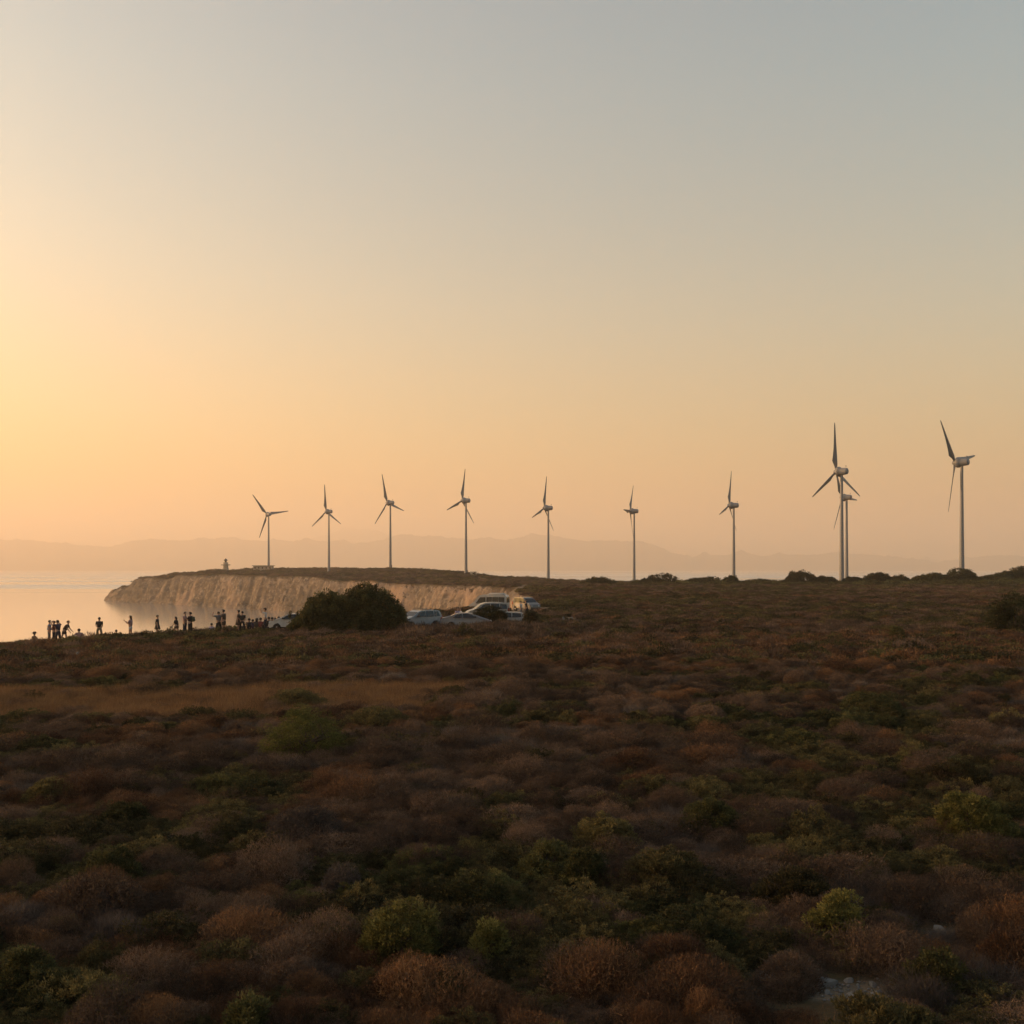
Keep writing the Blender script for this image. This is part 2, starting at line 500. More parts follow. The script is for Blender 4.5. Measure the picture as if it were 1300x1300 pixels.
def set_tint(me, t):
    a = me.attributes.new('tint', 'FLOAT', 'FACE'); a.data.foreach_set('value', np.asarray(t, np.float32))


def lobes_of(r, k, spread=.62):
    """several unequal lobes that make one ragged plant: offsets and sizes"""
    out = [(0.0, 0.0, 1.0, 1.0)]
    for _ in range(k - 1):
        a = r.rand() * 6.283; q = r.uniform(.4, 1) * spread
        out.append((q * math.cos(a), q * math.sin(a), r.uniform(.35, .75), r.uniform(.45, 1.1)))
    return np.array(out)


def cushion(name, seed, rx, ry, rz, n, ln, wd, mat, up=.35, jit=.45, lumps=8, amp=.3, nl=1, wild=.05):
    """a low ragged bush: thousands of fine shoots standing on lumpy lobes, some twigs sticking out"""
    r = np.random.RandomState(seed)
    d = unit(r.normal(size=(n, 3))); d[:, 2] = np.abs(d[:, 2]) - .12; d = unit(d)
    lf = lump(d, r, lumps, amp)
    rad = lf * r.uniform(.55, 1.0, n) ** .6
    lb = lobes_of(r, nl); w = lb[:, 2] ** 1.5; li = r.choice(nl, n, p=w / w.sum()); B = lb[li]
    P = d * rad[:, None] * np.stack([rx * B[:, 2], ry * B[:, 2], rz * B[:, 3]], 1)
    P[:, 0] += B[:, 0] * rx; P[:, 1] += B[:, 1] * ry
    P[:, 2] = np.maximum(P[:, 2], -.12)
    nrm = unit(d / np.array([rx, ry, rz]))
    Dv = unit(nrm * .8 + np.array([0, 0, up]) + r.normal(size=(n, 3)) * jit)
    L = ln * r.uniform(.5, 1.35, n); W = wd * r.uniform(.6, 1.4, n)
    wl = r.rand(n) < wild; L[wl] *= r.uniform(1.8, 3.6, wl.sum()); W[wl] *= .75
    P = P - Dv * (L * .42)[:, None]
    V, Fc = blades(P, Dv, L, W, r)
    me = mesh_np(name, V, Fc, mat)
    cl = fbm(P[:, 0] * 4.5 / rx + seed, P[:, 1] * 4.5 / rx + P[:, 2] * 5, 3)
    tl = r.rand(nl)
    set_tint(me, np.clip(.05 + .30 * r.rand(n) + 1.1 * (cl - .38) + .35 * tl[li] + .2 * wl, 0, 1))
    return me


def leafy(name, seed, rx, ry, rz, ncl, per, ln, wd, mat, cr=.2, amp=.28, fill=.55, base=-.05, nl=1):
    """a leafy shrub: leaf clumps spread over and through lumpy lobes"""
    r = np.random.RandomState(seed)
    d = unit(r.normal(size=(ncl, 3))); d[:, 2] = np.abs(d[:, 2]) + base; d = unit(d)
    lf = lump(d, r, 9, amp)
    lb = lobes_of(r, nl); w = lb[:, 2] ** 1.5; li = r.choice(nl, ncl, p=w / w.sum()); B = lb[li]
    cc = d * (lf * r.uniform(fill, 1.0, ncl) ** .5)[:, None] * np.stack([rx * B[:, 2], ry * B[:, 2], rz * B[:, 3]], 1)
    cc[:, 0] += B[:, 0] * rx; cc[:, 1] += B[:, 1] * ry
    ct = r.rand(ncl)
    rep = np.repeat(np.arange(ncl), per); n = len(rep)
    e = unit(r.normal(size=(n, 3))); e[:, 2] *= .75
    s = cr * r.uniform(.5, 1.3, ncl)
    P = cc[rep] + e * (s[rep] * r.uniform(.25, 1, n) ** .5)[:, None]
    P[:, 2] = np.maximum(P[:, 2], -.1)
    Dv = unit(e + d[rep] * .5 + np.array([0, 0, .45]) + r.normal(size=(n, 3)) * .5)
    V, Fc = blades(P, Dv, ln * r.uniform(.6, 1.3, n), wd * r.uniform(.7, 1.3, n), r, False)
    me = mesh_np(name, V, Fc, mat)
    set_tint(me, np.clip(.6 * ct[rep] + .4 * r.rand(n), 0, 1))
    return me


def grass(name, seed, rad, n, h, wd, mat, lean=.35):
    r = np.random.RandomState(seed)
    a = r.rand(n) * 2 * np.pi; q = rad * np.sqrt(r.rand(n))
    P = np.stack([q * np.cos(a), q * np.sin(a), np.full(n, -.05)], 1)
    Dv = unit(np.array([.12, .05, 1.0]) + r.normal(size=(n, 3)) * np.array([lean, lean, .1]))
    V, Fc = blades(P, Dv, h * r.uniform(.45, 1.2, n), wd * r.uniform(.6, 1.4, n), r)
    me = mesh_np(name, V, Fc, mat)
    set_tint(me, r.rand(n))
    return me


def tube(V, Fq, p0, p1, r0, r1, k=5):
    p0 = np.array(p0, float); p1 = np.array(p1, float)
    ax = p1 - p0; ax /= np.linalg.norm(ax)
    s = np.cross(ax, [0.3, .9, .31]); s /= np.linalg.norm(s); t = np.cross(ax, s)
    b = len(V)
    for p, rr in ((p0, r0), (p1, r1)):
        for i in range(k):
            a = 2 * math.pi * i / k
            V.append(p + rr * (math.cos(a) * s + math.sin(a) * t))
    for i in range(k):
        j = (i + 1) % k
        Fq.append((b + i, b + j, b + k + j, b + k + i))


def stems(name, seed, rx, ry, rz, n, r0):
    """branching stems under a crown"""
    r = np.random.RandomState(seed); V = []; Fq = []
    for i in range(n):
        a = r.rand() * 6.283; q = r.uniform(.2, .8)
        base = np.array([r.normal() * rx * .12, r.normal() * ry * .12, -.15])
        mid = np.array([math.cos(a) * rx * q * .45, math.sin(a) * ry * q * .45, rz * r.uniform(.3, .5)])
        end = np.array([math.cos(a) * rx * q, math.sin(a) * ry * q, rz * r.uniform(.6, .85) * math.sqrt(max(.1, 1 - q * q))])
        tube(V, Fq, base, mid, r0, r0 * .7); tube(V, Fq, mid, end, r0 * .7, r0 * .3)
        for _ in range(2):
            e2 = mid + (end - mid) * r.uniform(.2, .5)
            tube(V, Fq, e2, e2 + np.array([r.normal() * rx * .2, r.normal() * ry * .2, rz * .25]), r0 * .4, r0 * .15, 4)
    return mesh_np(name, np.array(V), np.array(Fq), WOOD)


# ------------------------------------------------------------------ ground cover: low scrub nobody could count, instanced on points
def proto(name, me):
    return bpy.data.objects.new(name, me)


def protos(kind, fn, count):
    c = bpy.data.collections.new('plants_' + kind)          # stays outside the scene: only instanced from
    for i in range(count):
        c.objects.link(proto('%s_plant' % kind, fn(i)))
    return c


def scatter(name, pts, rot, scl, pick, coll, mat=None):
    me = bpy.data.meshes.new(name)
    n = len(pts)
    me.vertices.add(n); me.vertices.foreach_set('co', np.ascontiguousarray(pts, np.float32).ravel())
    for an, ty, key, dat in (('rot', 'FLOAT_VECTOR', 'vector', rot), ('scl', 'FLOAT_VECTOR', 'vector', scl), ('pick', 'INT', 'value', pick)):
        a = me.attributes.new(an, ty, 'POINT')
        a.data.foreach_set(key, np.ascontiguousarray(dat, np.int32 if ty == 'INT' else np.float32).ravel())
    o = link(name, me); tag(o, kind='stuff')
    g = bpy.data.node_groups.new(name, 'GeometryNodeTree')
    g.interface.new_socket('Geometry', in_out='INPUT', socket_type='NodeSocketGeometry')
    g.interface.new_socket('Geometry', in_out='OUTPUT', socket_type='NodeSocketGeometry')
    gi = g.nodes.new('NodeGroupInput'); go = g.nodes.new('NodeGroupOutput')
    ip = g.nodes.new('GeometryNodeInstanceOnPoints'); ci = g.nodes.new('GeometryNodeCollectionInfo')
    ci.inputs['Collection'].default_value = coll
    ci.inputs['Separate Children'].default_value = True; ci.inputs['Reset Children'].default_value = True

    def attr(nm, ty):
        q = g.nodes.new('GeometryNodeInputNamedAttribute'); q.data_type = ty; q.inputs['Name'].default_value = nm
        return [s for s in q.outputs if s.enabled and s.name == 'Attribute'][0]
    L = g.links.new
    L(gi.outputs[0], ip.inputs['Points']); L(ci.outputs[0], ip.inputs['Instance'])
    ip.inputs['Pick Instance'].default_value = True
    L(attr('pick', 'INT'), ip.inputs['Instance Index'])
    L(attr('rot', 'FLOAT_VECTOR'), ip.inputs['Rotation']); L(attr('scl', 'FLOAT_VECTOR'), ip.inputs['Scale'])
    L(ip.outputs[0], go.inputs[0])
    md = o.modifiers.new('scatter', 'NODES'); md.node_group = g
    return o


def fan_points(r0, r1, spacing, half=29.0, grow=0.0):
    """jittered points over the fan of ground in front, spacing growing with distance"""
    out = []
    r = r0
    while r < r1:
        s = spacing + grow * (r - r0)
        n = int(2 * R(half) * r / s) + 1
        a = (np.arange(n) + rs.rand(n)) / n * 2 * R(half) - R(half)
        rr = r + s * rs.uniform(-.5, .5, n)
        out.append(np.stack([rr * np.sin(a), rr * np.cos(a)], 1)); r += s * .9
    return np.concatenate(out)


CLEAR = []        # (x, y, radius) kept free of scrub: filled in before scattering


def filt(p, dmin=.35, cmin=3.0, keep_clear=True):
    z, t = terrain(p[:, 0], p[:, 1])
    ok = (dirt_mask(p[:, 0], p[:, 1]) < dmin) & (t > .97)
    if keep_clear:
        for x, y, q in CLEAR:
            ok &= (p[:, 0] - x) ** 2 + (p[:, 1] - y) ** 2 > q * q
    return ok, z


def lay(name, P, Z, coll, nproto, smin, smax, zs=(.8, 1.2), sink=.06):
    n = len(P)
    if not n:
        return
    s = rs.uniform(smin, smax, n) * np.interp(np.hypot(P[:, 0], P[:, 1]), [11, 15, 30], [.70, .80, 1.0])      # lower scrub on the trodden ground close by
    scl = np.stack([s * rs.uniform(.85, 1.2, n), s * rs.uniform(.85, 1.2, n), s * rs.uniform(*zs, n)], 1)
    rot = np.stack([rs.normal(size=n) * .06, rs.normal(size=n) * .06, rs.rand(n) * 6.283], 1)
    scatter(name, np.concatenate([P, (Z - sink)[:, None]], 1), rot, scl, rs.randint(0, nproto, n), coll)


def build_cover():
    near = {
        'heath': protos('heath', lambda i: cushion('heath_plant', 10 + i, .50, .44, .36, 12000, .050, .0085, LEAF['heath'], lumps=22, jit=.65, amp=.55, nl=2 + i % 4, wild=.05), 8),
        'rust': protos('rust', lambda i: cushion('rust_plant', 30 + i, .48, .42, .34, 11000, .046, .009, LEAF['rust'], lumps=22, jit=.65, amp=.55, nl=2 + i % 3, wild=.05), 6),
        'grey': protos('grey', lambda i: cushion('grey_plant', 40 + i, .50, .44, .38, 4200, .16, .006, LEAF['grey'], up=.6, jit=.6, nl=3, wild=.10), 4),
        'olive': protos('olive', lambda i: leafy('olive_plant', 50 + i, .50, .44, .34, 230, 52, .034, .014, LEAF['olive'], .060, amp=.55, nl=2 + i % 3), 6),
        'green': protos('green', lambda i: leafy('green_plant', 60 + i, .48, .44, .36, 230, 52, .036, .015, LEAF['green'], .060, amp=.55, nl=2 + i % 3), 6),
        'straw': protos('straw', lambda i: grass('straw_plant', 70 + i, .60, 620, .46, .010, LEAF['straw'], .5), 4),
        'wisp': protos('wisp', lambda i: grass('wisp_plant', 80 + i, .40, 150, .46, .0065, LEAF['grey'] if i % 2 else LEAF['straw'], .5), 4),
    }
    cnt = {k: len(c.objects) for k, c in near.items()}
    far = {
        'heath': protos('far_heath', lambda i: cushion('heath_plant', 110 + i, .72, .62, .46, 900, .20, .04, LEAF['heath'], nl=4, amp=.5), 4),
        'rust': protos('far_rust', lambda i: cushion('rust_plant', 130 + i, .72, .62, .42, 850, .20, .04, LEAF['rust'], nl=4, amp=.5), 3),
        'olive': protos('far_olive', lambda i: leafy('olive_plant', 150 + i, .70, .62, .44, 46, 16, .14, .06, LEAF['olive'], .17, amp=.5, nl=3), 3),
        'green': protos('far_green', lambda i: leafy('green_plant', 160 + i, .70, .62, .46, 46, 16, .14, .06, LEAF['green'], .17, amp=.5, nl=3), 3),
        'straw': protos('far_straw', lambda i: grass('straw_plant', 170 + i, .8, 180, .5, .04, LEAF['straw']), 3),
    }
    cntf = {k: len(c.objects) for k, c in far.items()}
    lab = {'heath': 'brown_heath', 'rust': 'rusty_heath', 'grey': 'dry_twigs', 'olive': 'olive_scrub', 'green': 'green_scrub', 'straw': 'straw_grass', 'wisp': 'dry_grass'}

    def sort_kinds(P):
        x, y = P[:, 0], P[:, 1]
        n1 = fbm(x / 6.0 + 5, y / 6.0, 3); n2 = fbm(x / 2.6 + 40, y / 2.6 + 11, 2); n3 = fbm(x / 24.0 + 80, y / 24.0 + 2, 3)
        u = rs.rand(len(P))
        k = np.full(len(P), 'heath', dtype=object)
        k[(n1 > .50) & (u < .70)] = 'rust'
        g = .55 * n2 + .45 * n3
        k[(g > .525) & (u < .85)] = 'olive'
        k[(g > .63) & (u < .8)] = 'green'
        k[(n2 < .34) & (u < .6)] = 'grey'
        k[rs.rand(len(P)) < .10] = 'olive'
        # the band of dry grass across the left middle distance
        band = (y > 40.5 + 6 * (n3 - .5)) & (y < 50.5 + 10 * (n3 - .5)) & (x < -2.5 + 12 * (n1 - .5))
        k[band & (u < .93)] = 'straw'
        band2 = (y > 55) & (y < 88) & (n3 > .40)
        k[band2 & (u < .5)] = 'rust'
        return k, u

    # nearest belt
    P = np.concatenate([fan_points(8.5, 17, .34, half=38.0), fan_points(17, 34, .42, half=33.0), fan_points(34, 62, .60)])
    ok, Z = filt(P, .25); P = P[ok]; Z = Z[ok]
    k, u = sort_kinds(P)
    for kind in ('heath', 'rust', 'grey', 'olive', 'green', 'straw'):
        q = k == kind
        if kind == 'straw':
            lay(lab[kind], P[q], Z[q], near[kind], cnt[kind], .8, 1.25)
        else:
            big = rs.rand(q.sum()) < .07
            s0 = (.48, 1.05)
            lay(lab[kind], P[q][~big], Z[q][~big], near[kind], cnt[kind], *s0, zs=(.7, 1.3))
            lay(lab[kind], P[q][big], Z[q][big], near[kind], cnt[kind], 1.15, 1.6, zs=(.70, 1.1))
    W = fan_points(10, 50, .62); ok, Z = filt(W, .6); W = W[ok]; Z = Z[ok]
    pk = (rs.rand(len(W)) < .35) & (fbm(W[:, 0] / 4, W[:, 1] / 4 + 70, 3) > .47)
    lay(lab['wisp'], W[pk], Z[pk], near['wisp'], cnt['wisp'], .8, 1.25)
    # middle and far belts
    P = np.concatenate([fan_points(61, 125, .95), fan_points(125, 260, 1.45, grow=.004), fan_points(260, 480, 2.3)])
    ok, Z = filt(P); P = P[ok]; Z = Z[ok]
    k, u = sort_kinds(P)
    k[k == 'grey'] = 'heath'
    D = np.hypot(P[:, 0], P[:, 1])
    for kind in ('heath', 'rust', 'olive', 'green', 'straw'):
        for lo, hi, a, b in ((0, 125, .75, 1.35), (125, 260, 1.0, 1.8), (260, 999, 1.5, 2.5)):
            q = (k == kind) & (D >= lo) & (D < hi)
            lay(lab[kind], P[q], Z[q], far[kind], cntf[kind], a, b, zs=(.55, .95) if hi < 200 else (.45, .75))
    P = fan_points(86, 96.5, .85, half=6.0); P = P[(P[:, 0] / P[:, 1] > -.105) & (P[:, 0] / P[:, 1] < .03)]; ok, Z = filt(P); P = P[ok]; Z = Z[ok]
    lay('brown_heath', P, Z, far['heath'], cntf['heath'], 1.0, 1.4, zs=(.95, 1.35))
    # a ragged belt of taller scrub along the right-hand skyline
    P = fan_points(382, 462, 1.7); q = P[:, 0] / P[:, 1]; P = P[(q > .11) & (rs.rand(len(P)) < np.interp(q, [.11, .3, .48], [.5, .6, .9]))]; ok, Z = filt(P); P = P[ok]; Z = Z[ok]
    lay('dark_scrub', P, Z, far['green'], cntf['green'], 1.3, 3.1, zs=(.5, 1.15))
    # the headland and the land beyond
    P = fan_points(480, 960, 3.6); ok, Z = filt(P); P = P[ok]; Z = Z[ok]
    k, u = sort_kinds(P)
    for kind, ks in (('heath', ('heath', 'rust', 'straw', 'grey')), ('olive', ('olive', 'green'))):
        q = np.isin(k, ks)
        lay(lab[kind], P[q], Z[q], far[kind], cntf[kind], 2.0, 3.6, zs=(.4, .7))


# ------------------------------------------------------------------ single shrubs
HID = .24


def shrub(name, label, px, py, wpx, hpx, kind, seed, D=None, group=None, cat='shrub', dens=1.0, sink=.12):
    """a shrub whose foot stands at photo pixel (px, py) (or at depth D), wpx wide and hpx tall in the photo"""
    if D is None:
        x, y, z = ground_hit(px, py)
        back = 1 + HID / (CAMZ - z - HID)              # the low scrub in front hides the lowest part
        x, y = x / back, y / back; z = tz(x, y)
    else:
        x, y = at(px, D); z = tz(x, y)
    m = y / F
    rx = wpx * m * .5; ry = rx * .85; rz = hpx * m * (.72 if kind in ('rust', 'heath') else 1.12 if kind == 'bright' else .95 if D is None else 1.0) + (HID if D is None else 0)
    o = thing(name, label, cat, (x, y, z - sink), random.random() * 6.28 if rx < 1.6 else 0.0, group)
    lw = max(.020, .55 * y / F * 1.27)                     # leaf width: about half a rendered pixel or the true size
    ln = lw * 2.3
    if kind in ('heath', 'rust', 'grey'):
        n = int(min(30000, 15000 * rx * rz / .36) * dens)
        me = cushion('foliage', seed, rx, ry, rz, max(1800, n), .055 if y < 40 else .10, max(.009, lw * .5), LEAF[kind], lumps=14, jit=.55, amp=.35, nl=2, wild=.03)
    else:
        area = 2 * rx * rz + rx * rx
        cr = max(.085, .15 * min(rx, rz * 1.2))
        ncl = int(max(46, min(420, 1.9 * area / (cr * cr))) * dens)
        per = int(max(24, min(110, 9.0 * cr * cr / (ln * lw))))
        me = leafy('foliage', seed, rx, ry, rz, ncl, per, ln, lw, LEAF[kind], cr, amp=.34 if D is None else .5, nl=1 if D is None else 3)
    link('foliage', me, o)
    link('stem', stems('stem', seed + 1, rx, ry, rz, 7, max(.012, .03 * rz)), o)
    CLEAR.append((x, y, rx * .55))
    return o


G_NEAR = 'single bushes standing out of the low scrub in the foreground'
for i, (label, px, py, w_, h_, kind) in enumerate([
    ('brightest yellow-green bush in the scrub, at the right edge halfway down the slope', 1235, 1054, 88, 46, 'bright'),
    ('small round grey-green bush in the middle of the scrub, neatly domed', 744, 1106, 70, 40, 'green'),
    ('yellow-green bush left above the large pale rock, with a flat leafy top', 1060, 1172, 74, 40, 'bright'),
    ('wide yellow-green bush with a sloping lit top in the lower left middle', 502, 1196, 108, 42, 'bright'),
    ('small yellow-tipped bush right of the wide sloping yellow-green bush', 621, 1196, 58, 34, 'bright'),
    ('round dark olive cushion bush near the left edge below the dry grass band', 57, 1008, 66, 24, 'olive'),
    ('long low green bush on the right, above the brightest yellow-green bush', 1112, 902, 100, 24, 'green'),
    ('low green cushion bush just right of the tall feathery green bush', 482, 914, 74, 22, 'olive'),
    ('flat green bush in the right half, between brown heath cushions', 1075, 925, 62, 18, 'green'),
    ('dark green bush right beside the stony bare patch', 1188, 1238, 74, 46, 'green'),
    ('big olive-green bush at the bottom edge below the stony bare patch', 1142, 1308, 150, 58, 'olive'),
    ('dark green bush in shade at the bottom edge, left of the middle', 318, 1290, 62, 34, 'green'),
    ('green bush at the far left edge near the bottom', 36, 1232, 66, 40, 'green'),
    ('wide green bush with leafy tufts right of the middle', 900, 1040, 96, 40, 'green'),
    ('green spreading bush above the round grey-green bush', 770, 1062, 92, 34, 'olive'),
    ('green bush left of the round grey-green bush', 690, 1092, 66, 30, 'green'),
    ('dark olive bush with yellow tips left of the flat-topped yellow-green bush', 1000, 1130, 110, 46, 'olive'),
    ('olive bush on the right, above the brightest yellow-green bush', 1215, 985, 86, 26, 'olive'),
    ('wide olive cushion right of the round grey-green bush', 850, 1108, 120, 38, 'olive'),
    ('dark green low bush in the left half, over pale dead twigs', 165, 1040, 84, 28, 'green'),
    ('low green bush with lit tips at the left, under brown heath', 140, 1106, 86, 26, 'green'),
    ('tall rusty bush at the right edge above the dark green bush', 1282, 1216, 100, 56, 'rust'),
    ('large rusty-brown bush in the lower middle, roundest of the brown ones', 770, 1238, 96, 60, 'rust'),
    ('wide rusty-brown bush right of the roundest brown one', 865, 1210, 104, 44, 'rust'),
    ('tall brown bush behind the large pale rock', 1000, 1226, 120, 48, 'heath'),
    ('grey-brown bush of dead twigs in the left middle', 375, 1062, 110, 46, 'grey'),
    ('pale leafless twiggy bush below the grey-brown dead one', 432, 1118, 64, 30, 'grey'),
    ('dark reddish dome-shaped bush below the parked cars', 556, 862, 74, 24, 'heath'),
    ('dark bush at the edge of the dry grass band', 378, 892, 84, 24, 'olive'),
    ('small dark red-brown bush alone in the right distance', 1016, 866, 46, 18, 'heath'),
]):
    shrub('scrub_bush', label, px, py, w_, h_, kind, 300 + 7 * i, group=G_NEAR, cat='bush')
# the feathery green bush in the left middle distance
shrub('tamarisk_bush', 'feathery tall green bush with a pointed left tip in the left middle distance', 386, 954, 118, 58, 'feather', 521, cat='bush')

# skyline shrubs on the right-hand ridge
G_SKY = 'dark shrubs along the skyline at the foot of the turbines'
for i, (label, px, D, w_, h_, ) in enumerate([
    ('low dark shrub on the skyline left of the sixth turbine tower', 760, 400, 34, 6),
    ('wide dark shrub on the skyline just right of the sixth turbine tower', 835, 400, 46, 12),
    ('flat dark shrub on the skyline between the sixth and seventh turbines', 884, 400, 40, 9),
    ('small dark shrub at the foot of the seventh turbine tower', 926, 400, 22, 8),
    ('wind-swept dark shrub with a humped left end, left of the paired turbines', 1016, 400, 38, 16),
    ('low dark shrub joined to the right of the wind-swept one', 1046, 400, 30, 9),
    ('tallest round dark shrub right of the paired turbine towers', 1112, 400, 36, 16),
    ('flat dark shrub between the tallest round one and the right-hand turbine', 1143, 400, 30, 9),
    ('broad dark shrub left of the right-hand turbine tower', 1188, 392, 52, 14),
    ('dark shrub hiding the foot of the right-hand turbine', 1222, 392, 38, 14),
    ('dark shrub right of the right-hand turbine tower', 1256, 392, 36, 11),
    ('tall dark shrub on the skyline at the right edge of the view', 1292, 392, 34, 20),
    ('low dark shrub on the skyline under the gap left of the paired turbines', 966, 400, 36, 6),
    ('low dark shrub just right of the paired turbine towers', 1086, 400, 24, 7),
]):
    x, y = at(px, D)
    base = 722 - (tz(x, y) - CAMZ) / y * F
    o = shrub('skyline_shrub', label, px, None, w_ * 1.15, (h_ * (.45 if px < 1000 else .7)) + max(0, base - 738.5), 'dark', 700 + 5 * i, D=D, group=G_SKY, dens=2.0)

shrub('evergreen_shrub', 'dark evergreen shrub at the right edge, in the middle distance', 1288, None, 70, 46, 'dark', 811, D=88)
shrub('evergreen_shrub', 'small yellowish-green shrub in the right distance, left of the dark one at the edge', 1138, None, 22, 14, 'green', 815, D=80)
shrub('evergreen_shrub', 'green shrub growing in front of the white minibus', 619, None, 50, 30, 'green', 821, D=103)
shrub('evergreen_shrub', 'olive shrub in front of the silver saloon car', 594, None, 30, 13, 'olive', 825, D=86)
shrub('evergreen_shrub', 'green shrub right of the half-hidden white hatchback', 676, None, 28, 18, 'olive', 829, D=100)

# the great bush by the parked cars: limbs, then lobes of dense foliage
bx_, by_ = at(436, 95); bz_ = tz(bx_, by_)
GB = thing('big_bush', 'huge dark evergreen bush sloping up to the right, beside the parked white cars', 'bush', (bx_, by_, bz_ - .2))
r_ = np.random.RandomState(77)
outline = [(369, 793), (376, 787), (383, 779), (392, 767), (405, 758), (420, 752), (437, 749), (452, 746), (466, 743.5), (478, 743), (488, 746), (497, 758), (503, 765), (508, 770), (513, 784), (515, 797)]
ox = np.array([at(p[0], 95)[0] - bx_ for p in outline]); oz = np.array([zpix(p[1], 95) - bz_ + .2 for p in outline])
cl = []
while len(cl) < 820:
    x = r_.uniform(ox[0], ox[-1]); top = np.interp(x, ox, oz); cr = .45
    yy = r_.uniform(-1, 1) * 2.4 * math.sqrt(max(.08, min(1, top / 3.6)))
    env = max(.25, (top - .30) * math.sqrt(max(0, 1 - (yy / 2.7) ** 2)))
    env *= .84 + .36 * float(vnoise(np.array([x * 1.1 + 50]), np.array([yy * 1.1 + 20]))[0])
    z = env * (1 - r_.rand() ** 1.4 * .95) + (.35 * r_.rand() if r_.rand() < .12 else 0)
    cl.append((x, yy, z))
cl = np.array(cl); per = 160; rep = np.repeat(np.arange(len(cl)), per); n = len(rep)
e = unit(r_.normal(size=(n, 3))); s = .40 * r_.uniform(.6, 1.25, len(cl))
P_ = cl[rep] + e * (s[rep] * r_.uniform(.2, 1, n) ** .5)[:, None]; P_[:, 2] = np.maximum(P_[:, 2], .02)
Dv_ = unit(e + np.array([0, 0, .5]) + r_.normal(size=(n, 3)) * .5)
V_, F_ = blades(P_, Dv_, .16 * r_.uniform(.6, 1.3, n), .075 * r_.uniform(.7, 1.3, n), r_, False)
me_ = mesh_np('foliage', V_, F_, LEAF['dark']); ct_ = r_.rand(len(cl)); set_tint(me_, np.clip(.65 * ct_[rep] + .4 * r_.rand(n), 0, 1))
link('foliage', me_, GB)
link('trunk', stems('trunk', 78, 3.6, 2.0, 2.6, 16, .11), GB)
# upright shoots breaking the outline
for px, py in ((368.5, 776), (378, 776.5), (505, 761), (466, 742), (478, 741.5), (420, 750)):
    x = at(px, 95)[0] - bx_; z1 = zpix(py, 95) - bz_ + .2
    k_ = 110
    q_ = np.stack([x + r_.normal(size=k_) * .07, -.2 + r_.normal(size=k_) * .07, z1 - r_.rand(k_) * .6], 1)
    Vt = []; Ft = []; tube(Vt, Ft, (x, -.2, z1 - .75), (x, -.2, z1 - .05), .03, .012, 4)
    Vs, Fs = blades(q_, unit(r_.normal(size=(k_, 3)) + np.array([0, 0, .7])), np.full(k_, .15), np.full(k_, .065), r_, False)
    me_ = mesh_np('shoot', np.concatenate([Vs, np.array(Vt)]), np.concatenate([Fs, np.array(Ft) + len(Vs)]), LEAF['dark']); set_tint(me_, r_.rand(k_ + 4)); link('shoot', me_, GB)
CLEAR.append((bx_ - 2, by_, 2.5)); CLEAR.append((bx_ + 2, by_, 2.5))
# ================================================================== built things
WHITE_STEEL = paint('white_painted_steel', (.215, .22, .235), .45, var=.10, scale=1.5)
BLADE = paint('white_blade_skin', (.14, .143, .152), .45, var=.08, scale=.8)
CONCRETE = paint('weathered_concrete', (.30, .26, .21), .9, var=.3, scale=1.2)
RENDERED = paint('pale_render', (.40, .34, .27), .9, var=.2, scale=1.0)
DARKGLASS = paint('dark_glass', (.012, .014, .016), .06, var=.0)
DARKMETAL = paint('dark_metal', (.05, .05, .05), .5, var=.2)
RUBBER = paint('tyre_rubber', (.018, .018, .018), .85, var=.2)
ALLOY = paint('wheel_metal', (.32, .32, .33), .35, .7, var=.1)
LAMP = paint('lamp_glass', (.55, .55, .52), .12, var=.05)
REDLAMP = paint('red_lamp_glass', (.22, .012, .010), .15, var=.05)
PLASTIC = paint('black_trim', (.025, .025, .026), .6, var=.2)


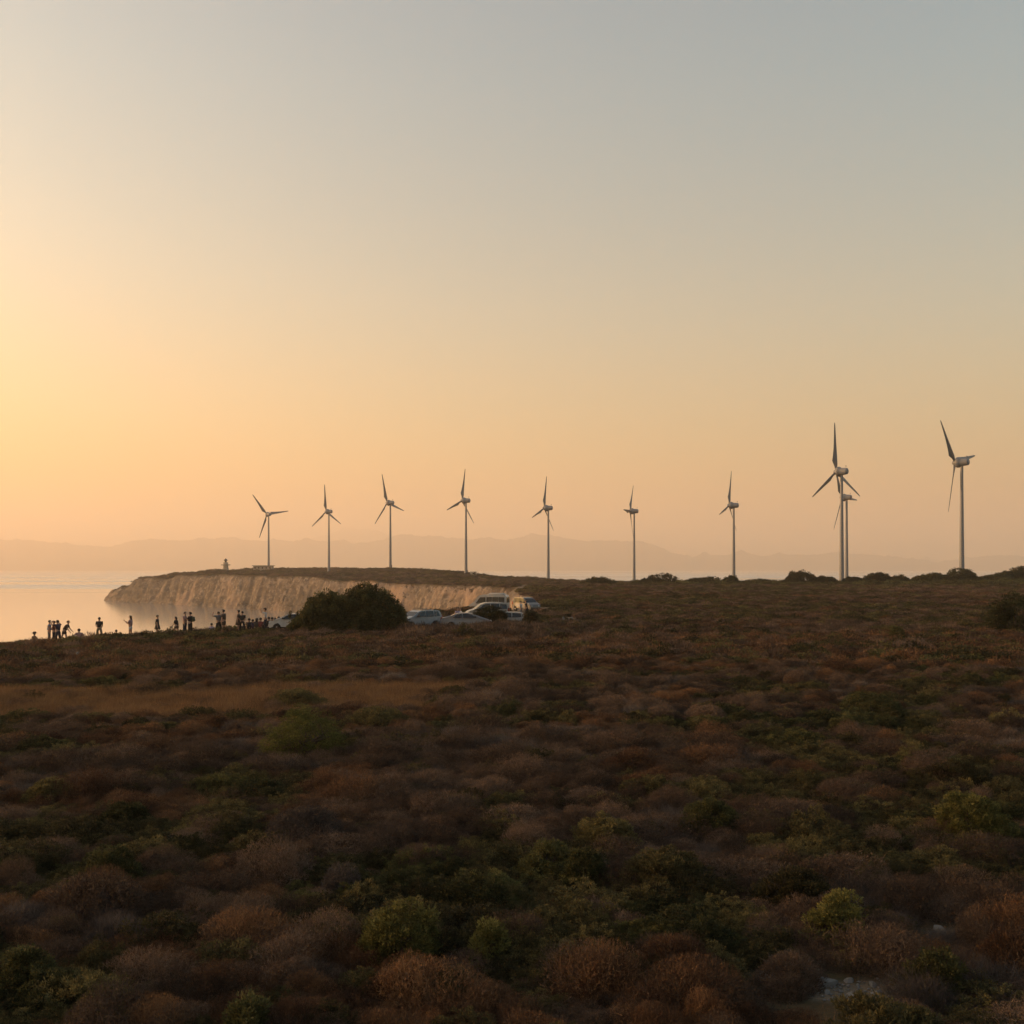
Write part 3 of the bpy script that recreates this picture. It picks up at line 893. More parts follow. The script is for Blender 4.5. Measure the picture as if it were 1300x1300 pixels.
class MB:
    def __init__(s): s.v = []; s.f = []

    def quad(s, *p):
        b = len(s.v); s.v += [tuple(q) for q in p]; s.f.append(tuple(range(b, b + len(p))))

    def box(s, x0, x1, y0, y1, z0, z1):
        b = len(s.v)
        s.v += [(x, y, z) for x in (x0, x1) for y in (y0, y1) for z in (z0, z1)]
        s.f += [tuple(b + i for i in q) for q in ((0, 1, 3, 2), (4, 6, 7, 5), (0, 4, 5, 1), (2, 3, 7, 6), (0, 2, 6, 4), (1, 5, 7, 3))]

    def rings(s, rings, cap=True):
        b = len(s.v); k = len(rings[0])
        for r in rings: s.v += [tuple(p) for p in r]
        for i in range(len(rings) - 1):
            for j in range(k):
                j2 = (j + 1) % k
                s.f.append((b + i * k + j, b + i * k + j2, b + (i + 1) * k + j2, b + (i + 1) * k + j))
        if cap:
            s.f.append(tuple(b + j for j in reversed(range(k)))); s.f.append(tuple(b + (len(rings) - 1) * k + j for j in range(k)))

    def lathe(s, prof, axis='z', k=24, o=(0, 0, 0)):
        rr = []
        for h, r in prof:
            ring = []
            for j in range(k):
                a = 2 * math.pi * j / k; c, d = r * math.cos(a), r * math.sin(a)
                p = {'z': (c, d, h), 'x': (h, c, d), 'y': (d, h, c)}[axis]
                ring.append((p[0] + o[0], p[1] + o[1], p[2] + o[2]))
            rr.append(ring)
        s.rings(rr)

    def mesh(s, name, mat, smooth=True, bevel=0.0):
        bm = bmesh.new()
        vs = [bm.verts.new(p) for p in s.v]
        for f in s.f:
            try: bm.faces.new([vs[i] for i in f])
            except ValueError: pass
        bmesh.ops.recalc_face_normals(bm, faces=bm.faces)
        if bevel:
            bmesh.ops.bevel(bm, geom=[e for e in bm.edges if e.is_manifold and e.calc_face_angle(0) > .5], offset=bevel, segments=2, affect='EDGES', profile=.5)
        me = bpy.data.meshes.new(name); bm.to_mesh(me); bm.free()
        me.materials.append(mat)
        if smooth:
            me.polygons.foreach_set('use_smooth', np.ones(len(me.polygons), bool))
            me.set_sharp_from_angle(angle=R(38))
        return me

    def build(s, name, mat, parent=None, **kw):
        return link(name, s.mesh(name, mat, **kw), parent)


# ------------------------------------------------------------------ wind turbines
def blade_mesh():
    m = MB(); rr = []
    for q in np.concatenate([[0, .015, .04, .08, .12, .16, .2, .26], np.linspace(.32, .94, 12), [.97, .99, 1.0]]):
        ch = np.interp(q, [0, .04, .10, .19, .28, .5, .8, .96, 1], [.9, .9, 1.45, 2.5, 2.15, 1.55, .95, .60, .15])
        th = np.interp(q, [0, .04, .12, .2, .4, 1], [.9, .88, .62, .46, .24, .05])
        tw = R(np.interp(q, [0, .1, .3, .6, 1], [30, 28, 19, 12, 9]))
        ring = []
        for j in range(14):
            a = 2 * math.pi * j / 14
            c = math.cos(a) * .5; t = math.sin(a) * .5 * (1 - .45 * (q > .05) * math.cos(a))
            off = np.interp(q, [0, .04, .19, 1], [0, 0, .16, .05])
            u, w = (c + off * (ch / 2.05 if q > .03 else 0)) * ch, t * th
            # radial = +z; chord in the rotor plane (y) turned by the pitch towards the axis (x)
            ring.append((u * math.sin(tw) + w * math.cos(tw), u * math.cos(tw) - w * math.sin(tw), .75 + q * 19.5))
        rr.append(ring)
    m.rings(rr)
    return m.mesh('blade', BLADE)


def turbine_meshes():
    n = MB()                                                            # axis along +x, tower axis at x = 0
    n.lathe([(-2.75, .15), (-2.7, .95), (-2.45, 1.28), (-1.2, 1.42), (-.2, 1.48), (.35, 1.62), (.75, 1.88), (1.0, 2.0), (1.75, 2.02), (1.95, 1.9), (2.02, 1.2)], 'x', 28)
    nac = n.mesh('nacelle', WHITE_STEEL)
    h = MB(); h.lathe([(2.05, .95), (2.2, 1.02), (3.0, .98), (3.35, .80), (3.62, .48), (3.74, .12)], 'x', 20)
    hub = h.mesh('hub', WHITE_STEEL)
    a = MB(); a.box(-2.02, -1.96, -.03, .03, 1.25, 2.5); a.box(-2.02, -1.96, -.45, .45, 2.0, 2.05); a.lathe([(2.05, .10), (2.2, .10)], 'z', 8, (-1.99, .42, 0)); a.lathe([(2.05, .07), (2.25, .05)], 'z', 8, (-1.99, -.42, 0))
    mast = a.mesh('wind_vane', DARKMETAL)
    return nac, hub, mast, blade_mesh()


T_NAC, T_HUB, T_MAST, T_BLADE = turbine_meshes()


def turbine(label, tpx, hpy, D, axis_deg, th0):
    x, y = at(tpx, D); z = tz(x, y) - .1
    H = zpix(hpy, D) - z
    o = thing('wind_turbine', label, 'wind turbine', (x, y, z), R(90 + axis_deg), 'white wind turbines in a row behind the scrubland')
    t = MB(); t.lathe([(0, 1.25), (.35, 1.25), (.36, 1.02), (H * .3, .86), (H * .6, .70), (H * .85, .58), (H - 1.0, .55), (H - .9, .75), (H - .6, .75)], 'z', 24)
    tw = t.build('tower', WHITE_STEEL, o)
    d = MB(); d.box(-1.16, -1.02, -.4, .4, .9, 2.9); d.box(-1.6, -1.05, -.5, .5, .0, .85)
    d.build('door', DARKMETAL, tw)
    n = link('nacelle', T_NAC, o, (0, 0, H)); link('wind_vane', T_MAST, n)
    r = link('hub', T_HUB, o, (0, 0, H))
    for k in range(3):
        b = link('blade', T_BLADE, r, (2.6, 0, 0)); b.rotation_euler = (R(th0 + 120 * k), 0, 0)


for a in [
    ('distant leftmost wind turbine, rising behind the flat-roofed building on the headland', 341, 653.0, 880, 43, -40),
    ('second wind turbine from the left, on the headland, one blade nearly upright', 417.5, 649.5, 810, 62, -5),
    ('third wind turbine from the left, on the headland above the big dark bush', 495.5, 638.3, 742, 60, -17),
    ('fourth wind turbine from the left, beside a tiny white hut and above the parked cars', 591.5, 635.6, 665, 64, 11),
    ('fifth wind turbine from the left, standing alone right of the minibus', 696, 645.0, 665, 66, 11),
    ('sixth wind turbine from the left, rotor seen almost edge-on', 805, 649.0, 705, 72, 30),
    ('seventh wind turbine from the left, left neighbour of the two overlapping turbines', 931.5, 641.6, 610, 63, 13),
    ('nearer and taller of the two overlapping wind turbines, rotor spread wide', 1068.5, 598.6, 448, 41, -3),
    ('farther and lower of the two overlapping wind turbines, partly hidden by the nearer tower', 1074.8, 631.5, 584, 50, -29),
    ('nearest wind turbine, at the right end of the row, with a large dark upper blade', 1221, 586.8, 420, 46, -42)]:
    turbine(*a)

# ------------------------------------------------------------------ lighthouse and buildings on the headland
x, y = at(286.5, 850); z = tz(x, y) - .2
k = 850 / F
LH = thing('lighthouse', 'small stone lighthouse with a gallery on the tip of the headland', 'lighthouse', (x, y, z), .3)
m = MB(); m.lathe([(0, 3.0 * k), (3.0 * k, 3.0 * k), (3.1 * k, 2.7 * k), (7.2 * k, 2.5 * k)], 'z', 20); tw = m.build('tower', RENDERED, LH)
m = MB(); m.lathe([(7.2 * k, 4.4 * k), (7.9 * k, 4.7 * k), (8.3 * k, 4.7 * k), (8.35 * k, 2.6 * k)], 'z', 20); m.build('gallery', RENDERED, LH)
m = MB(); m.lathe([(8.3 * k, 2.5 * k), (10.6 * k, 2.3 * k), (10.8 * k, 2.6 * k), (11.2 * k, 1.6 * k)], 'z', 16); m.build('watch_room', RENDERED, LH)
m = MB(); m.lathe([(11.1 * k, 1.1 * k), (13.2 * k, 1.1 * k)], 'z', 12); m.build('lantern', DARKGLASS, LH)
m = MB(); m.lathe([(13.1 * k, 2.0 * k), (13.8 * k, 1.9 * k), (14.8 * k, 1.2 * k), (15.6 * k, .4 * k), (16.2 * k, .1 * k)], 'z', 12); m.build('dome', DARKMETAL, LH)
m = MB(); m.box(2.95 * k, 3.05 * k, -.5, .5, .1, 2.2); m.build('door', DARKMETAL, tw)
LH.scale = (1.25, 1.25, 1.0)


def building(name, label, px, D, w, d, h, ov, slab, wall, nwin, rotz=0.0):
    x, y = at(px, D); z = tz(x, y) - .4
    o = thing(name, label, 'building', (x, y, z), rotz)
    m = MB(); m.box(-w / 2, w / 2, -d / 2, d / 2, 0, h); wl = m.build('wall', wall, o, smooth=False)
    m = MB(); m.box(-w / 2 - ov, w / 2 + ov, -d / 2 - ov, d / 2 + ov, h + .003, h + slab); m.build('roof', CONCRETE, o, smooth=False, bevel=.05)
    for i in range(nwin):
        q = -w / 2 + (i + .5) * w / nwin
        m = MB(); m.box(q - .45, q + .45, -d / 2 - .04, -d / 2 + .05, h * .45, h * .78); wi = m.build('window', DARKGLASS, o, smooth=False)
        m = MB(); m.box(q - .6, q + .6, -d / 2 - .12, -d / 2 - .043, h * .40, h * .445); m.build('sill', CONCRETE, wi, smooth=False)
    m = MB(); m.box(w / 2 - 1.5, w / 2 - .6, -d / 2 - .05, -d / 2 + .05, .3, 2.3); m.build('door', DARKMETAL, o, smooth=False)
    return o


building('flat_roofed_building', 'low flat-roofed concrete building with an overhanging roof on the headland', 334.5, 866, 14.6, 7.0, 3.6, .9, .55, RENDERED, 5)
building('hut', 'tiny white hut beside the foot of the fourth turbine', 601, 655, 4.0, 3.0, 2.0, .15, .25, paint('hut_whitewash', (.55, .48, .40), .9), 1)

# ------------------------------------------------------------------ vehicles
KINDS = {
    'hatch': dict(L=4.0, W=1.70, out=[(-1.98, .32), (-2.0, .75), (-1.93, 1.0), (-1.72, 1.36), (-1.45, 1.45), (-.5, 1.48), (.1, 1.45), (.45, 1.36), (1.05, .99), (1.55, .88), (1.85, .74), (1.97, .58), (2.0, .36)], belt=.95, zb=.22, ax=(-1.22, 1.25), wr=.30,
                  ws=((.50, 1.325), (1.02, 1.0)), rw=((-1.90, 1.06), (-1.75, 1.31)), win=[[(-1.62, 1.0), (-1.52, 1.36), (-.72, 1.41), (-.72, .98)], [(-.62, .98), (-.62, 1.41), (.05, 1.39), (.42, 1.28), (.82, .99)]]),
    'sedan': dict(L=4.6, W=1.76, out=[(-2.27, .35), (-2.3, .85), (-2.2, 1.0), (-1.6, 1.04), (-.95, 1.36), (-.5, 1.45), (.15, 1.45), (.5, 1.38), (1.15, 1.0), (1.9, .87), (2.2, .72), (2.29, .52), (2.3, .36)], belt=.97, zb=.22, ax=(-1.38, 1.38), wr=.31,
                  ws=((.55, 1.35), (1.12, 1.02)), rw=((-1.56, 1.065), (-.99, 1.34)), win=[[(-1.25, 1.02), (-.85, 1.32), (-.42, 1.38), (-.42, 1.0)], [(-.32, 1.0), (-.32, 1.39), (.1, 1.39), (.45, 1.30), (.92, 1.01)]]),
    'suv': dict(L=4.5, W=1.82, out=[(-2.2, .42), (-2.25, .95), (-2.18, 1.15), (-1.98, 1.58), (-1.7, 1.69), (-.6, 1.72), (.15, 1.68), (.5, 1.58), (1.05, 1.13), (1.75, 1.02), (2.1, .88), (2.24, .66), (2.25, .44)], belt=1.08, zb=.30, ax=(-1.32, 1.36), wr=.35,
                  ws=((.55, 1.54), (1.02, 1.155)), rw=((-2.15, 1.2), (-2.0, 1.53)), win=[[(-1.9, 1.15), (-1.75, 1.56), (-1.25, 1.60), (-1.25, 1.12)], [(-1.15, 1.12), (-1.15, 1.61), (-.35, 1.62), (-.35, 1.11)], [(-.25, 1.11), (-.25, 1.62), (.15, 1.59), (.45, 1.5), (.85, 1.12)]]),
    'mpv': dict(L=4.4, W=1.80, out=[(-2.18, .38), (-2.2, 1.2), (-2.1, 1.66), (-1.9, 1.78), (-.6, 1.82), (.25, 1.78), (.62, 1.66), (1.3, 1.12), (1.85, .99), (2.12, .82), (2.2, .62), (2.2, .40)], belt=1.08, zb=.26, ax=(-1.32, 1.38), wr=.32,
                ws=((.68, 1.61), (1.26, 1.15)), rw=((-2.19, 1.22), (-2.11, 1.6)), win=[[(-1.98, 1.15), (-1.92, 1.6), (-1.25, 1.66), (-1.25, 1.12)], [(-1.15, 1.12), (-1.15, 1.67), (-.3, 1.68), (-.3, 1.11)], [(-.2, 1.11), (-.2, 1.68), (.25, 1.64), (.55, 1.54), (1.02, 1.12)]]),
    'minibus': dict(L=5.1, W=1.98, out=[(-2.52, .42), (-2.55, 1.3), (-2.5, 2.22), (-2.35, 2.40), (-1.6, 2.46), (.6, 2.44), (1.0, 2.32), (1.65, 1.42), (2.2, 1.18), (2.45, .95), (2.54, .7), (2.55, .44)], belt=1.3, zb=.30, ax=(-1.55, 1.55), wr=.34,
                    ws=((1.07, 2.22), (1.60, 1.48)), rw=((-2.54, 1.45), (-2.52, 2.1)), win=[[(-2.3, 1.42), (-2.3, 2.12), (-1.6, 2.14), (-1.6, 1.42)], [(-1.55, 1.42), (-1.55, 2.14), (-.75, 2.15), (-.75, 1.42)], [(-.70, 1.42), (-.70, 2.15), (.0, 2.14), (.0, 1.42)], [(.12, 1.38), (.12, 2.12), (.85, 2.1), (1.32, 1.42)]]),
}


def smooth_poly(p, it=2):
    p = [np.array(q, float) for q in p]
    for _ in range(it):
        q = [p[0]]
        for a, b in zip(p[:-1], p[1:]):
            q += [a * .78 + b * .22, a * .22 + b * .78]
        q.append(p[-1]); p = q
    return p


def vehicle(name, label, cat, kind, px, D, rotz, col, extras=()):
    K = KINDS[kind]; L, W = K['L'], K['W']
    x, y = at(px, D); z = tz(x, y) + .02
    o = thing(name, label, cat, (x, y, z), R(rotz), 'vehicles parked near the cliff edge')
    ca, sa = math.cos(R(rotz)), math.sin(R(rotz))
    for q in (-.36, 0, .36):
        CLEAR.append((x + ca * L * q, y + sa * L * q, 1.25))
    top = max(p[1] for p in K['out']); belt = K['belt']
    body = paint(name + '_paint', col, .42, var=.22, scale=2.2, coat=.25)

    def hw(px_, z_):
        w = W / 2 - .16 * max(0, (z_ - belt) / (top - belt)) * (.8 if kind == 'minibus' else 1.35)
        w -= .05 * max(0, (belt - .35 - z_) / .4)
        return w * (1 - .16 * abs(2 * px_ / L) ** 5)
    prof = smooth_poly(K['out'])
    zb, wr = K['zb'], K['wr'] + .06
    bot = []
    for axx in sorted(K['ax'], reverse=True):
        for j in range(9):
            a = math.pi * j / 8
            bot.append(np.array((axx + wr * math.cos(a), max(zb, K['wr'] + wr * math.sin(a)))))
    ring = prof + [np.array((L / 2 - .12, zb))] + bot + [np.array((-L / 2 + .12, zb))]
    bm = bmesh.new(); vl = [bm.verts.new((p[0], hw(*p), p[1])) for p in ring]; vr = [bm.verts.new((p[0], -hw(*p), p[1])) for p in ring]
    n = len(ring)
    for i in range(n):
        j = (i + 1) % n
        bm.faces.new((vl[i], vl[j], vr[j], vr[i]))
    fs = [bm.faces.new(vl), bm.faces.new(vr[::-1])]
    bmesh.ops.triangulate(bm, faces=fs)
    bmesh.ops.recalc_face_normals(bm, faces=bm.faces)
    me = bpy.data.meshes.new('body'); bm.to_mesh(me); bm.free(); me.materials.append(body)
    me.polygons.foreach_set('use_smooth', np.ones(len(me.polygons), bool)); me.set_sharp_from_angle(angle=R(32))
    bo = link('body', me, o)
    for s in (1, -1):
        for poly in K['win']:
            m = MB(); m.quad(*[(p[0], s * (hw(*p) + .008), p[1]) for p in poly]); m.build('side_window', DARKGLASS, o, smooth=False)
    for nm, ((xa, za), (xb, zb_)) in (('windscreen', K['ws']), ('rear_window', K['rw'])):
        d = np.array((xb - xa, zb_ - za)); nn = np.array((-d[1], d[0])); nn = nn / np.linalg.norm(nn) * .03
        if nn[0] * (1 if nm == 'windscreen' else -1) < 0: nn = -nn
        m = MB(); wa, wb = hw(xa, za) - .10, hw(xb, zb_) - .09
        m.quad((xa + nn[0], wa, za + nn[1]), (xa + nn[0], -wa, za + nn[1]), (xb + nn[0], -wb, zb_ + nn[1]), (xb + nn[0], wb, zb_ + nn[1])); m.build(nm, DARKGLASS, o, smooth=False)
    for s in (1, -1):
        for axx in K['ax']:
            r = K['wr']; m = MB(); yy = s * (W / 2 - .12)
            m.lathe([(-.10, r * .7), (-.10, r * .95), (-.07, r), (.07, r), (.10, r * .95), (.10, r * .7)], 'y', 24, (axx, yy, r)); wh = m.build('wheel', RUBBER, o)
            m = MB(); m.lathe([(-.09, r * .66), (.085, r * .66), (.09, r * .4), (.105, r * .12)] if s > 0 else [(-.105, r * .12), (-.09, r * .4), (-.085, r * .66), (.09, r * .66)], 'y', 16, (axx, yy, r)); m.build('rim', ALLOY, wh)
        zl = .68 if kind != 'minibus' else .85
        wy = s * (hw(L / 2 - .1, zl) - .26)
        m = MB(); m.lathe([(-.05, .05), (0, .10), (.05, .105), (.07, .06)], 'x', 14, (L / 2 - .10, wy, zl)); m.build('headlight', LAMP, o)
        zt = .85 if kind not in ('minibus', 'suv', 'mpv') else 1.05
        m = MB(); m.box(-L / 2 - .012, -L / 2 + .12, *sorted((s * (hw(-L / 2 + .05, zt) - .20), s * (hw(-L / 2 + .05, zt) - .02))), zt - .16, zt + .18); m.build('tail_light', REDLAMP, o, smooth=False, bevel=.015)
        wx = K['win'][-1][-1][0] - .12
        m = MB(); m.box(wx - .08, wx + .08, *sorted((s * (hw(wx, belt) + .0), s * (hw(wx, belt) + .20))), belt + .05, belt + .19); m.build('wing_mirror', PLASTIC, o, bevel=.03)
    for s, nm in ((1, 'front_bumper'), (-1, 'rear_bumper')):
        m = MB(); m.box(*sorted((s * (L / 2 - .10), s * (L / 2 + .035))), -W / 2 * .80, W / 2 * .80, zb + .06, zb + .24); m.build(nm, PLASTIC, o, bevel=.04)
    if 'rack' in extras:
        m = MB()
        for s in (1, -1):
            m.box(-1.5, .05, s * .58 - .02, s * .58 + .02, top + .03, top + .07)
        for q in (-1.35, -.65, -.05):
            m.box(q - .02, q + .02, -.62, .62, top - .06, top + .032)
        m.build('roof_rack', DARKMETAL, o, smooth=False)
    if 'aircon' in extras:
        m = MB(); m.box(-2.1, -.2, -.62, .62, top - .05, top + .16); m.build('roof_unit', body, o, bevel=.06)
    return o


WHITE = (.27, .28, .30)
vehicle('hatchback', 'small white car with only its rounded front showing left of the huge dark bush', 'car', 'hatch', 371, 97.2, 184, (.55, .54, .53))
vehicle('off_road_car', 'white off-road car with a roof rack, just right of the huge dark bush', 'car', 'suv', 531, 101, 222, WHITE, ('rack',))
vehicle('saloon_car', 'silver-grey saloon car facing right, sunk behind the scrub', 'car', 'sedan', 592, 99.5, 3, (.20, .205, .225))
vehicle('people_carrier', 'white people carrier parked right in front of the minibus', 'car', 'mpv', 618, 113, 192, (.27, .268, .262))
vehicle('minibus', 'tall white minibus with a long window band and a raised roof unit', 'minibus', 'minibus', 620, 138, 166, (.42, .41, .395), ('aircon',))
vehicle('hatchback', 'white hatchback half hidden by the green shrub right of the minibus', 'car', 'hatch', 641, 107, 180, (.27, .275, .285))
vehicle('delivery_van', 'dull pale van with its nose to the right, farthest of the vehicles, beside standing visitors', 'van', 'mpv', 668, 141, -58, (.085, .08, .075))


# ------------------------------------------------------------------ rocks
ROCK = paint('pale_limestone', (.165, .155, .145), .95, var=.35, scale=5)


def rock(label, px, py, wpx, hpx, seed, lift=0.0, group=None, D=None):
    if D:
        x, y = at(px, D); z = tz(x, y)
    else:
        x, y, z = ground_hit(px, py)
    k = y / F; r = random.Random(seed)
    bm = bmesh.new(); bmesh.ops.create_icosphere(bm, subdivisions=3, radius=1)
    pl = [Vector((r.gauss(0, 1), r.gauss(0, 1), r.gauss(0, .8))).normalized() for _ in range(11)]
    for v in bm.verts:
        p = v.co.copy()
        for q in pl:
            d = p.dot(q) - .56
            if d > 0: p -= q * d * .9
        nz = math.sin(p.x * 9 + seed) * math.sin(p.y * 8 + seed * 2) * math.sin(p.z * 10)
        v.co = p * (1 + .05 * nz)
        v.co = Vector((v.co.x * wpx * k * .55, v.co.y * wpx * k * .45, v.co.z * hpx * k * .8))
    me = bpy.data.meshes.new('rock'); bm.to_mesh(me); bm.free(); me.materials.append(ROCK)
    o = link('rock', me, None, (x, y, z + hpx * k * .05 + lift), r.random() * 6)
    tag(o, label, 'rock', group)
    CLEAR.append((x, y, wpx * k * .5 + .32)); CLEAR.append((x * .955, y * .955, wpx * k * .4 + .22)); CLEAR.append((x * .925, y * .925, .22))


rock('largest pale rock, left of the stony bare patch', 974, 1246, 34, 17, 3)
rock('flat pale rock at the left end of the stony bare patch', 1050, 1250, 32, 15, 5)
rock('grey rock behind the stony bare patch, under the brown bushes', 1192, 1180, 24, 9, 6)
# gravel too small and many to count, strewn over the bare patch
r_ = np.random.RandomState(5); V_ = []; F_ = []
for _ in range(230):
    px, py = r_.uniform(1025, 1180), r_.normal(1256, 9)
    x, y, z = ground_hit(px, py)
    if dirt_mask(np.array([x]), np.array([y]))[0] < .25: continue
    q = r_.uniform(.008, .032); b = len(V_)
    dirs = [(1, 0, 0), (0, 1, 0), (-1, 0, 0), (0, -1, 0), (0, 0, .8), (0, 0, -.5)]
    for d in dirs: V_.append((x + d[0] * q * r_.uniform(.6, 1.4), y + d[1] * q * r_.uniform(.6, 1.4), z + .25 * q + d[2] * q * r_.uniform(.5, 1)))
    for i_ in range(4):
        j_ = (i_ + 1) % 4; F_ += [(b + i_, b + j_, b + 4), (b + j_, b + i_, b + 5)]
tag(link('gravel', mesh_np('gravel', np.array(V_), np.array(F_), ROCK)), kind='stuff')
G_ST = 'loose stones on the bare patch'
for i, (px, py, w_, h_, lb) in enumerate([(1078, 1246, 17, 9, 'brownish stone just right of the flat pale rock'), (1089, 1252, 7, 5, 'tiny white stone right of the brownish one'), (1108, 1251, 14, 7, 'thin pale stone in the middle of the bare patch, toward the back'),
                                          (1136, 1258, 15, 7, 'pale stone at the right end of the bare patch'), (1050, 1262, 12, 7, 'small stone below the flat pale rock'), (1080, 1266, 22, 8, 'wide flat stone at the front of the bare patch'),
                                          (1112, 1262, 17, 6, 'flat stone between the middle and the front of the bare patch'), (1152, 1250, 11, 8, 'grey stone beside the dark green bush')]):
    rock(lb, px, py, w_, h_, 20 + i, group=G_ST)
rock('single white stone in the scrub at the left, below the seated people', 98, 835, 5, 3, 41, D=72, lift=.40)
rock('pale boulder right of the vehicles, leftmost of the pale heap', 715, 0, 6, 6, 43, D=112, lift=.25)
rock('pale boulder right of the vehicles, rightmost of the pale heap', 726, 0, 6, 4, 44, D=113, lift=.25)

# ------------------------------------------------------------------ people
SKIN = paint('skin', (.34, .20, .14), .6, var=.08)
HAIRD = paint('dark_hair', (.018, .012, .009), .6, var=.2)
HAIRB = paint('brown_hair', (.06, .035, .02), .6, var=.2)
SHOE = paint('shoes', (.05, .045, .04), .7, var=.2)
CLOTH = {}


def cloth(c):
    cols = {'black': (.016, .015, .016), 'navy': (.022, .025, .045), 'purple': (.045, .03, .055), 'brown': (.075, .045, .032), 'khaki': (.16, .13, .085), 'blue': (.20, .24, .32), 'white': (.52, .50, .48),
            'grey': (.13, .13, .14), 'red': (.16, .04, .035), 'jeans': (.045, .055, .085), 'pink': (.34, .20, .19), 'green': (.06, .07, .04), 'lilac': (.26, .23, .32), 'beige': (.30, .24, .17)}
    if c not in CLOTH: CLOTH[c] = paint(c + '_cloth', cols[c], .85, var=.2, scale=8)
    return CLOTH[c]


def skin_mesh(name, pts, edges, rad, mat, root=0, sub=1):
    me = bpy.data.meshes.new(name); me.from_pydata([tuple(p) for p in pts], edges, [])
    o = bpy.data.objects.new(name, me); COL.objects.link(o)
    o.modifiers.new('skin', 'SKIN'); s = o.modifiers.new('sub', 'SUBSURF'); s.levels = sub; s.render_levels = sub
    for i, r in enumerate(rad):
        rr = r if isinstance(r, tuple) else (r, r)
        me.skin_vertices[0].data[i].radius = rr
        me.skin_vertices[0].data[i].use_root = (i == root)
    dg = bpy.context.evaluated_depsgraph_get(); dg.update()
    nm = bpy.data.meshes.new_from_object(o.evaluated_get(dg), depsgraph=dg)
    bpy.data.objects.remove(o); bpy.data.meshes.remove(me)
    nm.name = name; nm.materials.clear(); nm.materials.append(mat)
    nm.polygons.foreach_set('use_smooth', np.ones(len(nm.polygons), bool))
    return nm


def dirv(fwd, side, up):
    return Vector((fwd, side, up)).normalized()


POSES = {   # torso lean, head turn, arms (upper, fore) left/right as (forward, outward, up), legs (thigh, shin)
    'stand':   dict(hip=.92, lean=.02, arms=[((.05, .22, -1), (.12, .06, -1))] * 2, legs=[((.03, .10, -1), (-.03, .03, -1)), ((-.02, .10, -1), (-.05, .03, -1))]),
    'behind':  dict(hip=.92, lean=.0, arms=[((-.05, .20, -1), (.45, -.45, -.65))] * 2, legs=[((.03, .16, -1), (-.02, .06, -1))] * 2),
    'phone':   dict(hip=.92, lean=-.03, arms=[((.40, .12, -.9), (.75, -.18, .72)), ((.30, .15, -.95), (.75, -.3, .45))], legs=[((.05, .08, -1), (-.03, .03, -1)), ((-.03, .08, -1), (-.06, .03, -1))]),
    'raise':   dict(hip=.92, lean=.0, arms=[((.75, .35, .15), (.35, -.1, 1)), ((.05, .22, -1), (.25, .05, -1))], legs=[((.05, .1, -1), (-.02, .05, -1)), ((-.05, .1, -1), (-.06, .05, -1))]),
    'brow':    dict(hip=.92, lean=.02, arms=[((.45, .65, .05), (.25, -.6, .75)), ((.35, .65, .0), (.3, -.6, .75))], legs=[((.06, .1, -1), (-.02, .05, -1)), ((-.06, .1, -1), (-.06, .05, -1))]),
    'lean':    dict(hip=.90, lean=.42, arms=[((.35, .1, -1), (.6, .0, -.8)), ((.2, .1, -1), (.5, .0, -.85))], legs=[((.25, .1, -1), (-.15, .0, -1)), ((-.25, .1, -1), (-.35, .0, -1))]),
    'walk':    dict(hip=.90, lean=.08, arms=[((.3, .15, -1), (.5, .0, -.9)), ((-.3, .15, -1), (-.1, .0, -1))], legs=[((.35, .06, -1), (.02, .0, -1)), ((-.2, .06, -1), (-.45, .0, -1))]),
    'sit':     dict(hip=.14, lean=.12, arms=[((.55, .25, -.8), (.8, -.25, -.25)), ((.5, .25, -.8), (.8, -.25, -.2))], legs=[((.80, .16, .62), (.42, .0, -1)), ((.78, .16, .66), (.36, .0, -1))]),
    'sitback': dict(hip=.14, lean=-.25, arms=[((-.45, .4, -1), (-.35, .2, -1)), ((.5, .25, -.8), (.8, -.25, -.1))], legs=[((.85, .16, .45), (.6, .0, -1)), ((.9, .12, .25), (.8, .0, -.55))]),
}


